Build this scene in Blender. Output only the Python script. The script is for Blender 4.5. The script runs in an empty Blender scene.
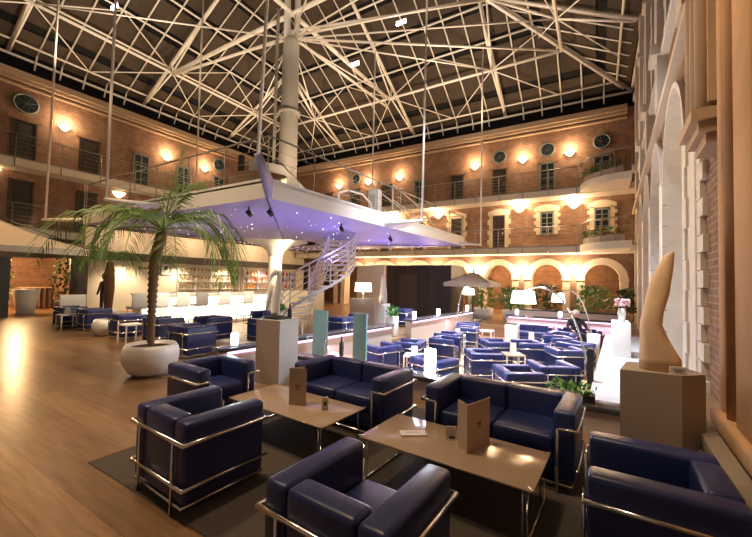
import bpy, bmesh, math, random
from mathutils import Vector, Matrix
random.seed(7)
PI = math.pi
S = bpy.context.scene
COL = S.collection

# ------------------------------------------------------------------ camera
cam_d = bpy.data.cameras.new('camera')
cam = bpy.data.objects.new('camera', cam_d); COL.objects.link(cam)
cam_d.sensor_fit = 'HORIZONTAL'; cam_d.sensor_width = 36.0
cam_d.lens = 363.9 / 752 * 36.0
cam_d.clip_start = .05; cam_d.clip_end = 200
yaw, pitch, roll = 0.5492, 0.03438, 0.02195
fw = Vector((-math.sin(yaw) * math.cos(pitch), math.cos(yaw) * math.cos(pitch), math.sin(pitch)))
rt = Vector((math.cos(yaw), math.sin(yaw), 0)); up = rt.cross(fw)
r2 = rt * math.cos(roll) + up * math.sin(roll); u2 = -rt * math.sin(roll) + up * math.cos(roll)
M = Matrix((r2, u2, -fw)).transposed().to_4x4()
cam.matrix_world = Matrix.Translation((0, 0, 1.65)) @ M
S.camera = cam

# ------------------------------------------------------------------ world, exposure, large lights
S.view_settings.view_transform = 'Standard'
S.view_settings.look = 'None'
S.view_settings.gamma = 1.0
S.view_settings.use_curve_mapping = False
S.view_settings.exposure = 0.5
wd = bpy.data.worlds.new('warm_ambient'); S.world = wd; wd.use_nodes = True  # warm ambient fill added over the whole scene
wd.node_tree.nodes['Background'].inputs[0].default_value = (1.0, .72, .5, 1)
wd.node_tree.nodes['Background'].inputs[1].default_value = .10

def area(name, loc, size, power, color, tgt=None, sy=None, spread=None):
    l = bpy.data.lights.new(name, 'AREA'); l.energy = power; l.color = color; l.size = size
    if sy: l.shape = 'RECTANGLE'; l.size_y = sy
    if spread: l.spread = spread
    o = bpy.data.objects.new(name, l); COL.objects.link(o); o.location = loc
    d = Vector(tgt if tgt else (loc[0], loc[1], loc[2] - 1)) - Vector(loc)
    o.rotation_euler = d.to_track_quat('-Z', 'Y').to_euler()
    return o
def point(name, loc, power, color, r=.06, parent=None):
    l = bpy.data.lights.new(name, 'POINT'); l.energy = power; l.color = color; l.shadow_soft_size = r
    o = bpy.data.objects.new(name, l); COL.objects.link(o); o.location = loc
    if parent: o.parent = parent
    return o
def spot(name, loc, tgt, power, color, ang=60, blend=.6, r=.08):
    l = bpy.data.lights.new(name, 'SPOT'); l.energy = power; l.color = color
    l.spot_size = math.radians(ang); l.spot_blend = blend; l.shadow_soft_size = r
    o = bpy.data.objects.new(name, l); COL.objects.link(o); o.location = loc
    o.rotation_euler = (Vector(tgt) - Vector(loc)).to_track_quat('-Z', 'Y').to_euler()
    return o
WARM = (1.0, .60, .28); WARM2 = (1.0, .72, .45); COOL = (.78, .87, 1.0); PURP = (.36, .26, 1.0)
# added fill spots without fittings for lounge, front seats, floor and walls
spot('fill_light_lounge', (-2.4, 9.5, 10.5), (-2.6, 9.8, -.4), 12500, COOL, 62, .9, .3)
spot('fill_light_lounge', (-.4, 7.0, 9.8), (.4, 9.5, 0), 700, (.85, .92, 1), 38, .7, .2)
spot('fill_light_front', (-3.2, 2.2, 10.5), (-2.6, 2.6, 0), 950, WARM2, 70, .9, .4)
spot('fill_light_floor', (-8.0, 1.2, 10.5), (-7.4, 2.4, 0), 2500, WARM2, 75, .9, .4)
spot('fill_light_floor', (-16, 3.5, 9.5), (-14.5, 3.2, 0), 2000, WARM, 55, .9, .4)
spot('fill_light_wall', (-2.0, 7.5, 4.6), (1.1, 7.0, 4.0), 150, (1, .8, .6), 120, .9, .4)
spot('fill_light_wall', (-1.0, 3.0, 5.0), (1.1, 4.2, 2.8), 130, WARM2, 90, .9, .3)
for q in ((-5.6, 6.0), (-14.8, 5.6), (-5.4, 15.0), (-15.0, 14.6)):
    spot('roof_fill_uplight', (q[0], q[1], 8.6), (q[0], q[1], 14), 620, (1, .80, .58), 165, .4, .25)  # added upward fill for the roof underside, no fitting there
spot('mast_fill', (-7.6, 7.4, 4.3), (-10.2, 10.0, 7.6), 1100, WARM2, 60, .8, .15)  # added spot that brightens the mast
spot('sculpture_fill', (-3.4, 1.6, 5.5), (-4.5, 4.2, 1.4), 150, (1, .93, .85), 26, .7, .08)  # added spots that brighten the two sculptures
spot('sculpture_fill', (-.6, 2.3, 4.6), (.45, 3.8, 1.3), 150, (1, .84, .62), 40, .7, .08)
# added spots without fittings, brightening the white mezzanine edges
spot('mezzanine_edge_fill', (-2.5, 9.0, 7.5), (-5.8, 10.5, 3.7), 700, (.95, .95, 1), 75, .8, .2)
spot('mezzanine_edge_fill', (-10, 2.6, 7.0), (-10, 5.3, 3.7), 130, WARM2, 100, .8, .2)
# purple strip lights under the mezzanine
for q in ((-6.9, 6.8, 24), (-8.8, 6.6, 10), (-11.2, 6.6, 10), (-7.0, 9.0, 40), (-7.0, 12.2, 46), (-6.6, 15.0, 40)):
    spot('purple_strip_light', (q[0], q[1], 2.2), (q[0], q[1], 4), q[2], PURP, 160, .6, .1)

# ------------------------------------------------------------------ materials
def mat(name, col, rough=.5, metal=0., emit=None, es=0., noise=0., nscale=8., bump=0., trans=0., alpha=1., spec=.5, coat=0.):
    m = bpy.data.materials.new(name); m.use_nodes = True
    nt = m.node_tree; b = nt.nodes['Principled BSDF']
    b.inputs['Base Color'].default_value = (*col, 1); b.inputs['Roughness'].default_value = rough
    b.inputs['Metallic'].default_value = metal; b.inputs['Transmission Weight'].default_value = trans
    b.inputs['Alpha'].default_value = alpha; b.inputs['Specular IOR Level'].default_value = spec
    b.inputs['Coat Weight'].default_value = coat
    if emit: b.inputs['Emission Color'].default_value = (*emit, 1); b.inputs['Emission Strength'].default_value = es
    if noise or bump:
        tc = nt.nodes.new('ShaderNodeTexCoord'); n = nt.nodes.new('ShaderNodeTexNoise')
        n.inputs['Scale'].default_value = nscale; n.inputs['Detail'].default_value = 5
        nt.links.new(tc.outputs['Object'], n.inputs['Vector'])
        if noise:
            mx = nt.nodes.new('ShaderNodeMix'); mx.data_type = 'RGBA'
            mx.inputs[6].default_value = (*[c * (1 - noise) for c in col], 1)
            mx.inputs[7].default_value = (*[min(1, c * (1 + noise)) for c in col], 1)
            nt.links.new(n.outputs['Fac'], mx.inputs[0]); nt.links.new(mx.outputs[2], b.inputs['Base Color'])
        if bump:
            bp = nt.nodes.new('ShaderNodeBump'); bp.inputs['Strength'].default_value = bump; bp.inputs['Distance'].default_value = .02
            nt.links.new(n.outputs['Fac'], bp.inputs['Height']); nt.links.new(bp.outputs[0], b.inputs['Normal'])
    return m
def brick(name, c1, c2, mortar, axis):
    m = bpy.data.materials.new(name); m.use_nodes = True; nt = m.node_tree; b = nt.nodes['Principled BSDF']
    b.inputs['Roughness'].default_value = .85
    g = nt.nodes.new('ShaderNodeNewGeometry'); sp = nt.nodes.new('ShaderNodeSeparateXYZ'); cb = nt.nodes.new('ShaderNodeCombineXYZ')
    nt.links.new(g.outputs['Position'], sp.inputs[0])
    nt.links.new(sp.outputs['X' if axis == 'x' else 'Y'], cb.inputs[0]); nt.links.new(sp.outputs['Z'], cb.inputs[1])
    t = nt.nodes.new('ShaderNodeTexBrick'); nt.links.new(cb.outputs[0], t.inputs['Vector'])
    t.inputs['Color1'].default_value = (*c1, 1); t.inputs['Color2'].default_value = (*c2, 1); t.inputs['Mortar'].default_value = (*mortar, 1)
    t.inputs['Scale'].default_value = 1; t.inputs['Brick Width'].default_value = .24; t.inputs['Row Height'].default_value = .075
    t.inputs['Mortar Size'].default_value = .008; t.inputs['Bias'].default_value = -.1
    n = nt.nodes.new('ShaderNodeTexNoise'); n.inputs['Scale'].default_value = 3.2; n.inputs['Detail'].default_value = 8
    nt.links.new(g.outputs['Position'], n.inputs['Vector'])
    mx = nt.nodes.new('ShaderNodeMix'); mx.data_type = 'RGBA'; mx.blend_type = 'MULTIPLY'; mx.inputs[0].default_value = .7
    nt.links.new(t.outputs['Color'], mx.inputs[6]); nt.links.new(n.outputs['Fac'], mx.inputs[7])
    nt.links.new(mx.outputs[2], b.inputs['Base Color'])
    bp = nt.nodes.new('ShaderNodeBump'); bp.inputs['Strength'].default_value = .4; bp.inputs['Distance'].default_value = .01
    nt.links.new(t.outputs['Fac'], bp.inputs['Height']); bp.invert = True; nt.links.new(bp.outputs[0], b.inputs['Normal'])
    return m
def wood_floor():
    m = bpy.data.materials.new('floor_planks'); m.use_nodes = True; nt = m.node_tree; b = nt.nodes['Principled BSDF']
    g = nt.nodes.new('ShaderNodeNewGeometry')
    t = nt.nodes.new('ShaderNodeTexBrick'); nt.links.new(g.outputs['Position'], t.inputs['Vector'])
    t.inputs['Color1'].default_value = (.275, .16, .08, 1); t.inputs['Color2'].default_value = (.165, .092, .045, 1)
    t.inputs['Mortar'].default_value = (.11, .05, .02, 1); t.inputs['Scale'].default_value = 1
    t.inputs['Brick Width'].default_value = 2.6; t.inputs['Row Height'].default_value = .30; t.inputs['Mortar Size'].default_value = .0025
    mp = nt.nodes.new('ShaderNodeMapping'); mp.inputs['Scale'].default_value = (.9, 9, 1)
    n = nt.nodes.new('ShaderNodeTexNoise'); n.inputs['Scale'].default_value = 2.2; n.inputs['Detail'].default_value = 7
    nt.links.new(g.outputs['Position'], mp.inputs[0]); nt.links.new(mp.outputs[0], n.inputs['Vector'])
    mx = nt.nodes.new('ShaderNodeMix'); mx.data_type = 'RGBA'; mx.blend_type = 'OVERLAY'; mx.inputs[0].default_value = .7
    nt.links.new(t.outputs['Color'], mx.inputs[6]); nt.links.new(n.outputs['Fac'], mx.inputs[7])
    nt.links.new(mx.outputs[2], b.inputs['Base Color'])
    b.inputs['Roughness'].default_value = .3
    return m
BRX = brick('brick_red', (.36, .18, .105), (.26, .115, .066), (.44, .34, .25), 'x')
BRY = brick('brick_red_side', (.36, .18, .105), (.26, .115, .066), (.44, .34, .25), 'y')
FLOOR = wood_floor()
STONE = mat('pale_limestone', (.60, .50, .38), .8, noise=.12, nscale=5, bump=.15)
STONE_B = mat('brown_sandstone', (.44, .25, .12), .8, noise=.18, nscale=4, bump=.2)
STONE_W = mat('whitewashed_stone', (.66, .60, .52), .8, noise=.14, nscale=5, bump=.15)
PLASTER = mat('cream_plaster', (.70, .60, .45), .85, noise=.05)
SLABW = mat('white_slab_paint', (.72, .66, .56), .7, noise=.04)
WHITE = mat('white_paint', (.78, .76, .73), .45, noise=.03)
STEELW = mat('cream_painted_steel', (.84, .77, .68), .5, noise=.05)
MASTM = mat('grey_painted_mast', (.52, .50, .46), .45, noise=.05)
ROOFP = mat('brown_roof_blind', (.066, .049, .036), .8, noise=.3, nscale=3, spec=.1)
ROOFD = mat('black_roof_glass', (.012, .011, .012), .6, spec=.1)
CHROME = mat('polished_chrome', (.80, .78, .76), .16, 1.)
STEEL = mat('grey_railing_steel', (.30, .28, .26), .4, .7)
LEATHER = mat('navy_leather', (.016, .026, .115), .36, noise=.15, nscale=6, bump=.06)
TABLETOP = mat('brown_gloss_tabletop', (.42, .31, .22), .14, noise=.08, nscale=3)
RUGM = mat('charcoal_rug', (.075, .06, .05), .95, noise=.3, nscale=60, bump=.3)
DARKWOOD = mat('dark_wenge_wood', (.040, .027, .02), .5, noise=.25, nscale=3)
DARK = mat('near_black', (.012, .011, .011), .5)
PANE = mat('dark_window_glass', (.022, .034, .036), .12)
DOORM = mat('dark_door_paint', (.026, .019, .016), .6, noise=.1)
SHUT = mat('window_frame_grey', (.17, .19, .19), .5)
SOFFIT = mat('lilac_soffit', (.35, .31, .52), .55, noise=.05, nscale=3)
GREYP = mat('grey_pedestal_paint', (.34, .27, .22), .5, noise=.05)
GREYL = mat('light_grey_lacquer', (.55, .55, .53), .35)
WALLCAP = mat('charcoal_stone_cap', (.055, .055, .06), .2)
WALLT = mat('taupe_wall_paint', (.56, .45, .38), .7, noise=.05)
TEAL = mat('frosted_teal_glass', (.17, .30, .31), .25)
CANVAS = mat('cream_canvas', (.46, .40, .33), .8, noise=.06, nscale=4)
POTW = mat('white_glazed_pot', (.74, .70, .66), .35, noise=.03)
SOIL = mat('dark_soil', (.03, .02, .014), .9, noise=.4, nscale=30)
TRUNK = mat('palm_trunk_bark', (.19, .115, .06), .9, noise=.4, nscale=30, bump=.5)
LEAF = mat('palm_leaf_green', (.14, .25, .05), .5, noise=.35, nscale=4)
LEAF2 = mat('shrub_leaf_green', (.075, .22, .04), .5, noise=.4, nscale=5)
CARD = mat('kraft_menu_card', (.55, .42, .31), .6, noise=.04)
CARDW = mat('white_card', (.72, .68, .62), .6)
INK = mat('dark_ink', (.06, .045, .04), .6)
CLEAR = mat('clear_acrylic', (.8, .75, .7), .08, alpha=.3)
SCULPT = mat('honey_stone', (.66, .45, .27), .7, noise=.1, nscale=5, bump=.1)
BIRDM = mat('pale_carved_stone', (.62, .55, .48), .6, noise=.06)
GLOWW = mat('glowing_lamp_glass', (.9, .9, .9), .4, emit=(.82, .9, 1.0), es=9)
SHADE = mat('glowing_lamp_shade', (.9, .86, .8), .6, emit=(1, .9, .76), es=2.6)
SCONCE = mat('glowing_sconce_bowl', (.9, .8, .6), .5, emit=(1.0, .74, .40), es=7)
LEDP = mat('pink_led_strip', (.9, .7, .85), .5, emit=(1.0, .55, .85), es=1.6)
BARGLOW = mat('backlit_bar_panel', (.9, .85, .75), .4, emit=(1.0, .86, .62), es=1.9)
STAR = mat('fibre_optic_star', (1, 1, 1), .5, emit=(1, .9, 1), es=2.2)
FLOWERM = mat('pale_pink_blossom', (.62, .36, .36), .7, noise=.3, nscale=20)
SKIN = mat('skin', (.50, .30, .21), .6); HAIRW = mat('white_hair', (.68, .62, .52), .8, noise=.1, nscale=30)
BLACKC = mat('black_cloth', (.012, .012, .016), .8)
GLASSB = mat('warm_tinted_glass', (.55, .45, .25), .1, alpha=.55)
CLERE = mat('clerestory_glass_dark', (.006, .006, .007), .5, spec=.1)
CORKB = mat('corrugated_stone_band', (.52, .44, .35), .8)
BOT = [mat('bottle_' + n, c, .2) for n, c in (('red', (.42, .03, .03)), ('orange', (.62, .22, .03)), ('violet', (.16, .09, .33)), ('dark', (.03, .025, .03)), ('pink', (.58, .28, .30)))]

# ------------------------------------------------------------------ mesh builder
class MB:
    def __init__(s): s.b = bmesh.new()
    def _mark(s, geom, mi, smooth):
        for f in geom: f.material_index = mi; f.smooth = smooth
    def box(s, c, d, mi=0, bev=0., seg=2, rz=0., rot=None, smooth=None):
        mt = Matrix.Translation(c) @ (rot if rot else Matrix.Rotation(rz, 4, 'Z')) @ Matrix.Diagonal((*d, 1))
        r = bmesh.ops.create_cube(s.b, size=1, matrix=mt); vs = r['verts']
        fs = set(f for v in vs for f in v.link_faces)
        if bev:
            es = list(set(e for v in vs for e in v.link_edges))
            q = bmesh.ops.bevel(s.b, geom=es, offset=bev, segments=seg, affect='EDGES', profile=.5)
            fs = set(q['faces']) | set(f for v in q['verts'] for f in v.link_faces)
        s._mark(fs, mi, bool(bev) if smooth is None else smooth); return s
    def tube(s, pts, r, n=8, mi=0, cap=True, closed=False):
        pts = [Vector(p) for p in pts]; k = len(pts); rs = r if isinstance(r, (list, tuple)) else [r] * k
        rings = []; up0 = None
        for i, p in enumerate(pts):
            if closed: t = (pts[(i + 1) % k] - pts[i - 1])
            else: t = pts[min(i + 1, k - 1)] - pts[max(i - 1, 0)]
            if t.length < 1e-9: t = Vector((0, 0, 1))
            t.normalize()
            if up0 is None: up0 = Vector((0, 0, 1)) if abs(t.z) < .95 else Vector((1, 0, 0))
            a = t.cross(up0)
            if a.length < 1e-4: a = t.cross(Vector((1, 0, 0)) if abs(t.x) < .9 else Vector((0, 1, 0)))
            a.normalize(); b = t.cross(a).normalized(); up0 = -b if b.dot(up0) < 0 else b
            f = 1.
            if 0 < i < k - 1 or closed:
                d1 = (pts[i] - pts[i - 1]).normalized(); d2 = (pts[(i + 1) % k] - pts[i]).normalized()
                f = 1 / max(.6, math.cos(d1.angle(d2, 0) / 2))
            rings.append([s.b.verts.new(p + (a * math.cos(2 * PI * j / n) + b * math.sin(2 * PI * j / n)) * rs[i] * (f if rs[i] < .2 else 1)) for j in range(n)])
        fs = []
        for i in range(k if closed else k - 1):
            A, B = rings[i], rings[(i + 1) % k]
            for j in range(n): fs.append(s.b.faces.new((A[j], A[(j + 1) % n], B[(j + 1) % n], B[j])))
        s._mark(fs, mi, True)
        if cap and not closed:
            s._mark([s.b.faces.new(rings[0][::-1]), s.b.faces.new(rings[-1])], mi, False)
        return s
    def lathe(s, c, prof, n=24, mi=0, a0=0., a1=2 * PI):
        full = abs(a1 - a0 - 2 * PI) < 1e-6; k = n if full else n + 1; c = Vector(c); rings = []
        for (r, z) in prof:
            rings.append([s.b.verts.new(c + Vector((r * math.cos(a0 + (a1 - a0) * j / n), r * math.sin(a0 + (a1 - a0) * j / n), z))) for j in range(k)])
        fs = []
        for A, B in zip(rings, rings[1:]):
            for j in range(n): fs.append(s.b.faces.new((A[j], A[(j + 1) % k], B[(j + 1) % k], B[j])))
        s._mark(fs, mi, True); return s
    def prism(s, pts, off, mi=0):
        off = Vector(off); A = [s.b.verts.new(p) for p in pts]; B = [s.b.verts.new(Vector(p) + off) for p in pts]; n = len(A)
        fs = [s.b.faces.new(A), s.b.faces.new(B[::-1])]
        for i in range(n): fs.append(s.b.faces.new((A[i], B[i], B[(i + 1) % n], A[(i + 1) % n])))
        s._mark(fs, mi, False); return s
    def poly(s, pts, mi=0, smooth=False):
        f = s.b.faces.new([s.b.verts.new(p) for p in pts]); s._mark([f], mi, smooth); return s
    def loft(s, rings, mi=0, caps=True):
        R = [[s.b.verts.new(p) for p in r] for r in rings]; n = len(R[0]); fs = []
        for A, B in zip(R, R[1:]):
            for j in range(n): fs.append(s.b.faces.new((A[j], A[(j + 1) % n], B[(j + 1) % n], B[j])))
        if caps: fs += [s.b.faces.new(R[0][::-1]), s.b.faces.new(R[-1])]
        s._mark(fs, mi, True); return s
    def ball(s, c, r, mi=0, u=12, v=8, sc=(1, 1, 1)):
        q = bmesh.ops.create_uvsphere(s.b, u_segments=u, v_segments=v, radius=r, matrix=Matrix.Translation(c) @ Matrix.Diagonal((*sc, 1)))
        s._mark(set(f for w in q['verts'] for f in w.link_faces), mi, True); return s
    def mesh(s, name, mats):
        bmesh.ops.recalc_face_normals(s.b, faces=s.b.faces)
        me = bpy.data.meshes.new(name); s.b.to_mesh(me); s.b.free()
        for m in (mats if isinstance(mats, (list, tuple)) else [mats]): me.materials.append(m)
        return me
    def obj(s, name, mats, parent=None, loc=None, rz=0., kind=None):
        o = bpy.data.objects.new(name, s.mesh(name, mats)); COL.objects.link(o)
        if parent: o.parent = parent
        if loc: o.location = loc
        o.rotation_euler.z = rz
        if kind: o['kind'] = kind
        return o
def struct(name, mb, mats): return mb.obj(name, mats, kind='structure')
def tag(o, label, cat, group=None, kind=None):
    o['label'] = label; o['category'] = cat
    if group: o['group'] = group
    if kind: o['kind'] = kind
    return o
def thing(name, label, cat, loc=(0, 0, 0), rz=0., group=None):
    o = bpy.data.objects.new(name, None); COL.objects.link(o); o.empty_display_size = .1
    o.location = loc; o.rotation_euler.z = rz
    return tag(o, label, cat, group)
def copy_tree(o, parent=None):
    c = o.copy(); COL.objects.link(c)
    if parent: c.parent = parent
    for ch in list(o.children): copy_tree(ch, c)
    return c
class Kit:
    """first place() builds the thing, later ones copy it and its parts"""
    def __init__(s, build): s.build = build; s.src = None
    def place(s, label, loc, rz=0., group=None):
        if s.src is None: s.src = o = s.build()
        else: o = copy_tree(s.src)
        o.location = loc; o.rotation_euler = (0, 0, rz); o['label'] = label
        if group: o['group'] = group
        return o
def arc(c, r, a0, a1, n, plane='xz'):
    out = []
    for i in range(n + 1):
        a = a0 + (a1 - a0) * i / n
        if plane == 'xz': out.append(Vector((c[0] + r * math.cos(a), c[1], c[2] + r * math.sin(a))))
        elif plane == 'yz': out.append(Vector((c[0], c[1] + r * math.cos(a), c[2] + r * math.sin(a))))
        else: out.append(Vector((c[0] + r * math.cos(a), c[1] + r * math.sin(a), c[2])))
    return out

# ------------------------------------------------------------------ room dimensions
WX, EX, NY, SY = -21.2, 1.15, 20.7, -1.2
ZW = 10.2            # wall top
ZE = 11.1            # eave tube
Z1, Z2 = 3.52, 6.33  # gallery floors
PX0, PX1, PY0, PY1, PZ = -4.95, .0, 4.95, 14.8, -.45   # sunken lounge

# floor with the sunken lounge
m = MB()
for x0, x1, y0, y1 in ((-26, 3, -4, PY0), (-26, PX0, PY0, PY1), (-26, 3, PY1, 26)):
    m.box(((x0 + x1) / 2, (y0 + y1) / 2, -.5), (x1 - x0, y1 - y0, 1.0))
EDGE = [(-.18, PY0), (.2, PY1), (3, PY1), (3, PY0)]
m.prism([(x, y, -1) for x, y in EDGE], (0, 0, 1.0))
struct('floor', m, FLOOR)
m = MB(); m.box((PX0 / 2 + .1, (PY0 + PY1) / 2, PZ - .1), (-PX0 + .2, PY1 - PY0, .2)); struct('floor_lounge', m, mat('lounge_floor_planks', (.44, .30, .17), .35, noise=.15, nscale=3))

m = MB(); m.prism([(-.17, PY0 + .05, .001), (.2, PY1, .001), (1.35, PY1, .001), (1.1, PY0 + .05, .001)], (0, 0, .005)); struct('floor_walkway', m, mat('pale_polished_walkway', (.42, .42, .44), .22, noise=.05))
# --- wall helper: openings as (centre, half width, spring z, crown z) ; u axis is x (back) or y (left)
def wall_strip(m, P, u0, u1, z0, z1, ops, dep, mi=0, mr=1):
    """P(u,d,z) -> point; d = depth behind the face"""
    cur = u0
    for (c, h, zs, arch) in ops:
        if c - h > cur: m.poly([P(cur, 0, z0), P(c - h, 0, z0), P(c - h, 0, z1), P(cur, 0, z1)], mi)
        n = 12 if arch else 1
        pu = [c - h * math.cos(PI * i / n) if arch else c - h + 2 * h * i / n for i in range(n + 1)]
        pz = [zs + h * math.sin(PI * i / n) if arch else zs for i in range(n + 1)]
        for i in range(n):
            m.poly([P(pu[i], 0, pz[i]), P(pu[i + 1], 0, pz[i + 1]), P(pu[i + 1], 0, z1), P(pu[i], 0, z1)], mi)
            m.poly([P(pu[i], 0, pz[i]), P(pu[i], dep, pz[i]), P(pu[i + 1], dep, pz[i + 1]), P(pu[i + 1], 0, pz[i + 1])], mr)
        for e in (c - h, c + h):
            m.poly([P(e, 0, z0), P(e, dep, z0), P(e, dep, zs), P(e, 0, zs)], mr)
        cur = c + h
    m.poly([P(cur, 0, z0), P(u1, 0, z0), P(u1, 0, z1), P(cur, 0, z1)], mi)
PB = lambda u, d, z: Vector((u, NY + d, z))
PL = lambda u, d, z: Vector((WX - d, u, z))
BAYX = [.14 - 2.43 * i for i in range(9)]
BAYY = [5.25 + 2.36 * i for i in range(7)]
m = MB()
wall_strip(m, PB, WX - 1, EX + .4, 0, Z1, [(x, .73, 1.95, True) for x in reversed(BAYX)], .55)
m.poly([PB(WX - 1, 0, Z1), PB(EX + .4, 0, Z1), PB(EX + .4, 0, ZW), PB(WX - 1, 0, ZW)])
struct('wall_back', m, [BRX, STONE])
m = MB(); m.poly([PL(SY, 0, 2.7), PL(NY + 1, 0, 2.7), PL(NY + 1, 0, ZW), PL(SY, 0, ZW)]); struct('wall_left', m, BRY)
# arcade corridor behind the back wall
m = MB(); m.box((-10, 24.1, 1.8), (32, .2, 3.8)); struct('wall_corridor', m, BRX)
m = MB(); m.box((-10, 22.4, 3.45), (32, 3.4, .1)); struct('ceiling_corridor', m, PLASTER)
for i, x in enumerate(BAYX):
    m = MB()
    for k in range(2):   # vault ribs springing from each pier to the corridor wall
        xx = x + 1.215
        m.tube([Vector((xx, 21.2 + 2.8 * t, 2.0 + 1.3 * math.sin(PI * t))) for t in [j / 8 for j in range(9)]], .13, 6)
    m.tube([Vector((xx - 2.43 * t, 21.2 + 2.8 * t, 2.0 + 1.35 * math.sin(PI * t * .9))) for t in [j / 8 for j in range(9)]], .10, 6)
    struct('trim_vault_rib', m, STONE)
for x in (-1.1, -3.5, -6.0, -8.4, -11.5, -14):
    point('corridor_light', (x, 22.6, 2.6), 110, WARM, .1)
# stone arch surrounds, quoins, cornices
m0 = []
for i, x in enumerate(BAYX):
    m = MB(); n = 16
    zs, ri, ro, d = 1.95, .73, 1.06, -.07
    for k in range(n):
        a, b = PI * k / n, PI * (k + 1) / n
        p = lambda r, t, dd: Vector((x - r * math.cos(t), NY + dd, zs + r * math.sin(t)))
        m.poly([p(ri, a, d), p(ri, b, d), p(ro, b, d), p(ro, a, d)]); m.poly([p(ro, a, d), p(ro, b, d), p(ro, b, 0), p(ro, a, 0)])
        m.poly([p(ri, a, d), p(ri, b, d), p(ri, b, .02), p(ri, a, .02)])
    for sg in (-1, 1):
        m.box((x + sg * (ri + ro) / 2, NY - .035, zs / 2), (ro - ri, .09, zs))
        m.box((x + sg * (ri + ro) / 2, NY - .05, zs), (ro - ri + .06, .14, .12))
    struct('trim_arch_surround', m, STONE)
for nm, P, (u0, u1), ax in (('back', PB, (WX, EX), 0), ('left', PL, (SY, NY), 1)):
    m = MB()
    for z, h, d in ((ZW - .1, .26, .34), (ZW - .32, .12, .24), (ZW - .52, .08, .14)):
        c = P((u0 + u1) / 2, -d / 2, z); m.box(c, (u1 - u0, d, h) if ax == 0 else (d, u1 - u0, h))
    struct('trim_cornice_' + nm, m, STONE_B if False else mat('tan_cornice_stone_' + nm, (.42, .30, .20), .8, noise=.1))
# gallery slabs
for z, nm in ((Z1, 'lower'), (Z2, 'upper')):
    m = MB(); m.box(((WX + EX) / 2 + .3, NY - .55, z - .16), (EX - WX + .6, 1.1, .32)); m.box(((WX + EX) / 2 + .3, NY - 1.1, z + .01), (EX - WX + .6, .06, .05), 1)
    struct('slab_gallery_back_' + nm, m, [SLABW, STEEL])
    m = MB(); m.box((WX + .55, (SY + NY - 1.12) / 2, z - .16), (1.1, NY - 1.12 - SY, .32)); m.box((WX + 1.1, (SY + NY - 1.14) / 2, z + .01), (.06, NY - 1.14 - SY, .05), 1)
    struct('slab_gallery_left_' + nm, m, [SLABW, STEEL])
# gallery railings
def railing(label, p0, p1, n, h=.98):
    t = thing('gallery_railing', label, 'railing', p0)
    d = Vector(p1) - Vector(p0)
    for i in range(n + 1):
        q = d * (i / n); MB().tube([q + Vector((0, 0, -.34)), q + Vector((0, 0, h))], .018, 6).obj('post', STEEL, t)
    MB().tube([Vector((0, 0, h)), d + Vector((0, 0, h))], .026, 6).obj('handrail', STEEL, t)
    for k in (.12, .3, .48, .66, .82):
        MB().tube([Vector((0, 0, h * k)), d + Vector((0, 0, h * k))], .0045, 4).obj('wire', STEEL, t)
    return t
railing('long upper steel railing along back brick wall gallery', (WX + 1.1, NY - 1.12, Z2), (-.9, NY - 1.12, Z2), 16)
railing('long lower steel railing above the arcade of back wall', (WX + 1.1, NY - 1.12, Z1), (-.9, NY - 1.12, Z1), 16)
railing('upper steel railing along left brick wall gallery', (WX + 1.12, SY, Z2), (WX + 1.12, NY - 1.1, Z2), 14)
railing('lower steel railing along left brick wall gallery above bar', (WX + 1.12, SY, Z1), (WX + 1.12, NY - 1.1, Z1), 14)
# rounded corner balconies at right end, with planters
for z, nm in ((Z2, 'upper'), (Z1, 'lower')):
    m = MB(); pts = [Vector((EX, NY - 1.1, z - .3))] + arc((EX, NY - 1.1, z - .3), 1.9, PI, 1.5 * PI, 10, 'xy'); m.prism(pts, (0, 0, .3)); struct('slab_balcony_' + nm, m, SLABW)
    t = thing('gallery_railing', 'curved %s balcony railing in right corner of back wall' % nm, 'railing', (0, 0, 0))
    A = arc((EX, NY - 1.1, z), 1.86, PI, 1.5 * PI, 10, 'xy')
    MB().tube([p + Vector((0, 0, .98)) for p in A], .028, 6).obj('handrail', STEEL, t)
    for p in A[::2]: MB().tube([p, p + Vector((0, 0, .98))], .016, 6).obj('post', STEEL, t)
    for k in (.3, .6): MB().tube([p + Vector((0, 0, k)) for p in A], .006, 4).obj('wire', STEEL, t)
    t = thing('balcony_planter', 'planter trough with dark red and green plants on %s corner balcony' % nm, 'planter', (0, 0, 0))
    B = arc((EX, NY - 1.1, z), 1.68, 1.02 * PI, 1.45 * PI, 8, 'xy')
    m = MB()
    for p, q in zip(B, B[1:]):
        c = (p + q) / 2; m.box(c + Vector((0, 0, .14)), ((q - p).length + .02, .22, .26), rz=math.atan2((q - p).y, (q - p).x))
    m.obj('trough', GREYP, t)
    m = MB()
    for p in B:
        for k in range(60):
            c = p + Vector((random.uniform(-.18, .18), random.uniform(-.16, .16), .28 + random.random() * .35)); a = random.random() * 6.3; s_ = .07
            u = Vector((math.cos(a), math.sin(a), random.uniform(-.5, .5))) * s_; v = Vector((-math.sin(a), math.cos(a), random.uniform(-.3, .8))) * s_ * .5
            m.poly([c - u, c + v, c + u, c - v], 0 if random.random() < .75 else 1)
    o = m.obj('foliage', [LEAF2, BOT[0]], t)

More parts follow.
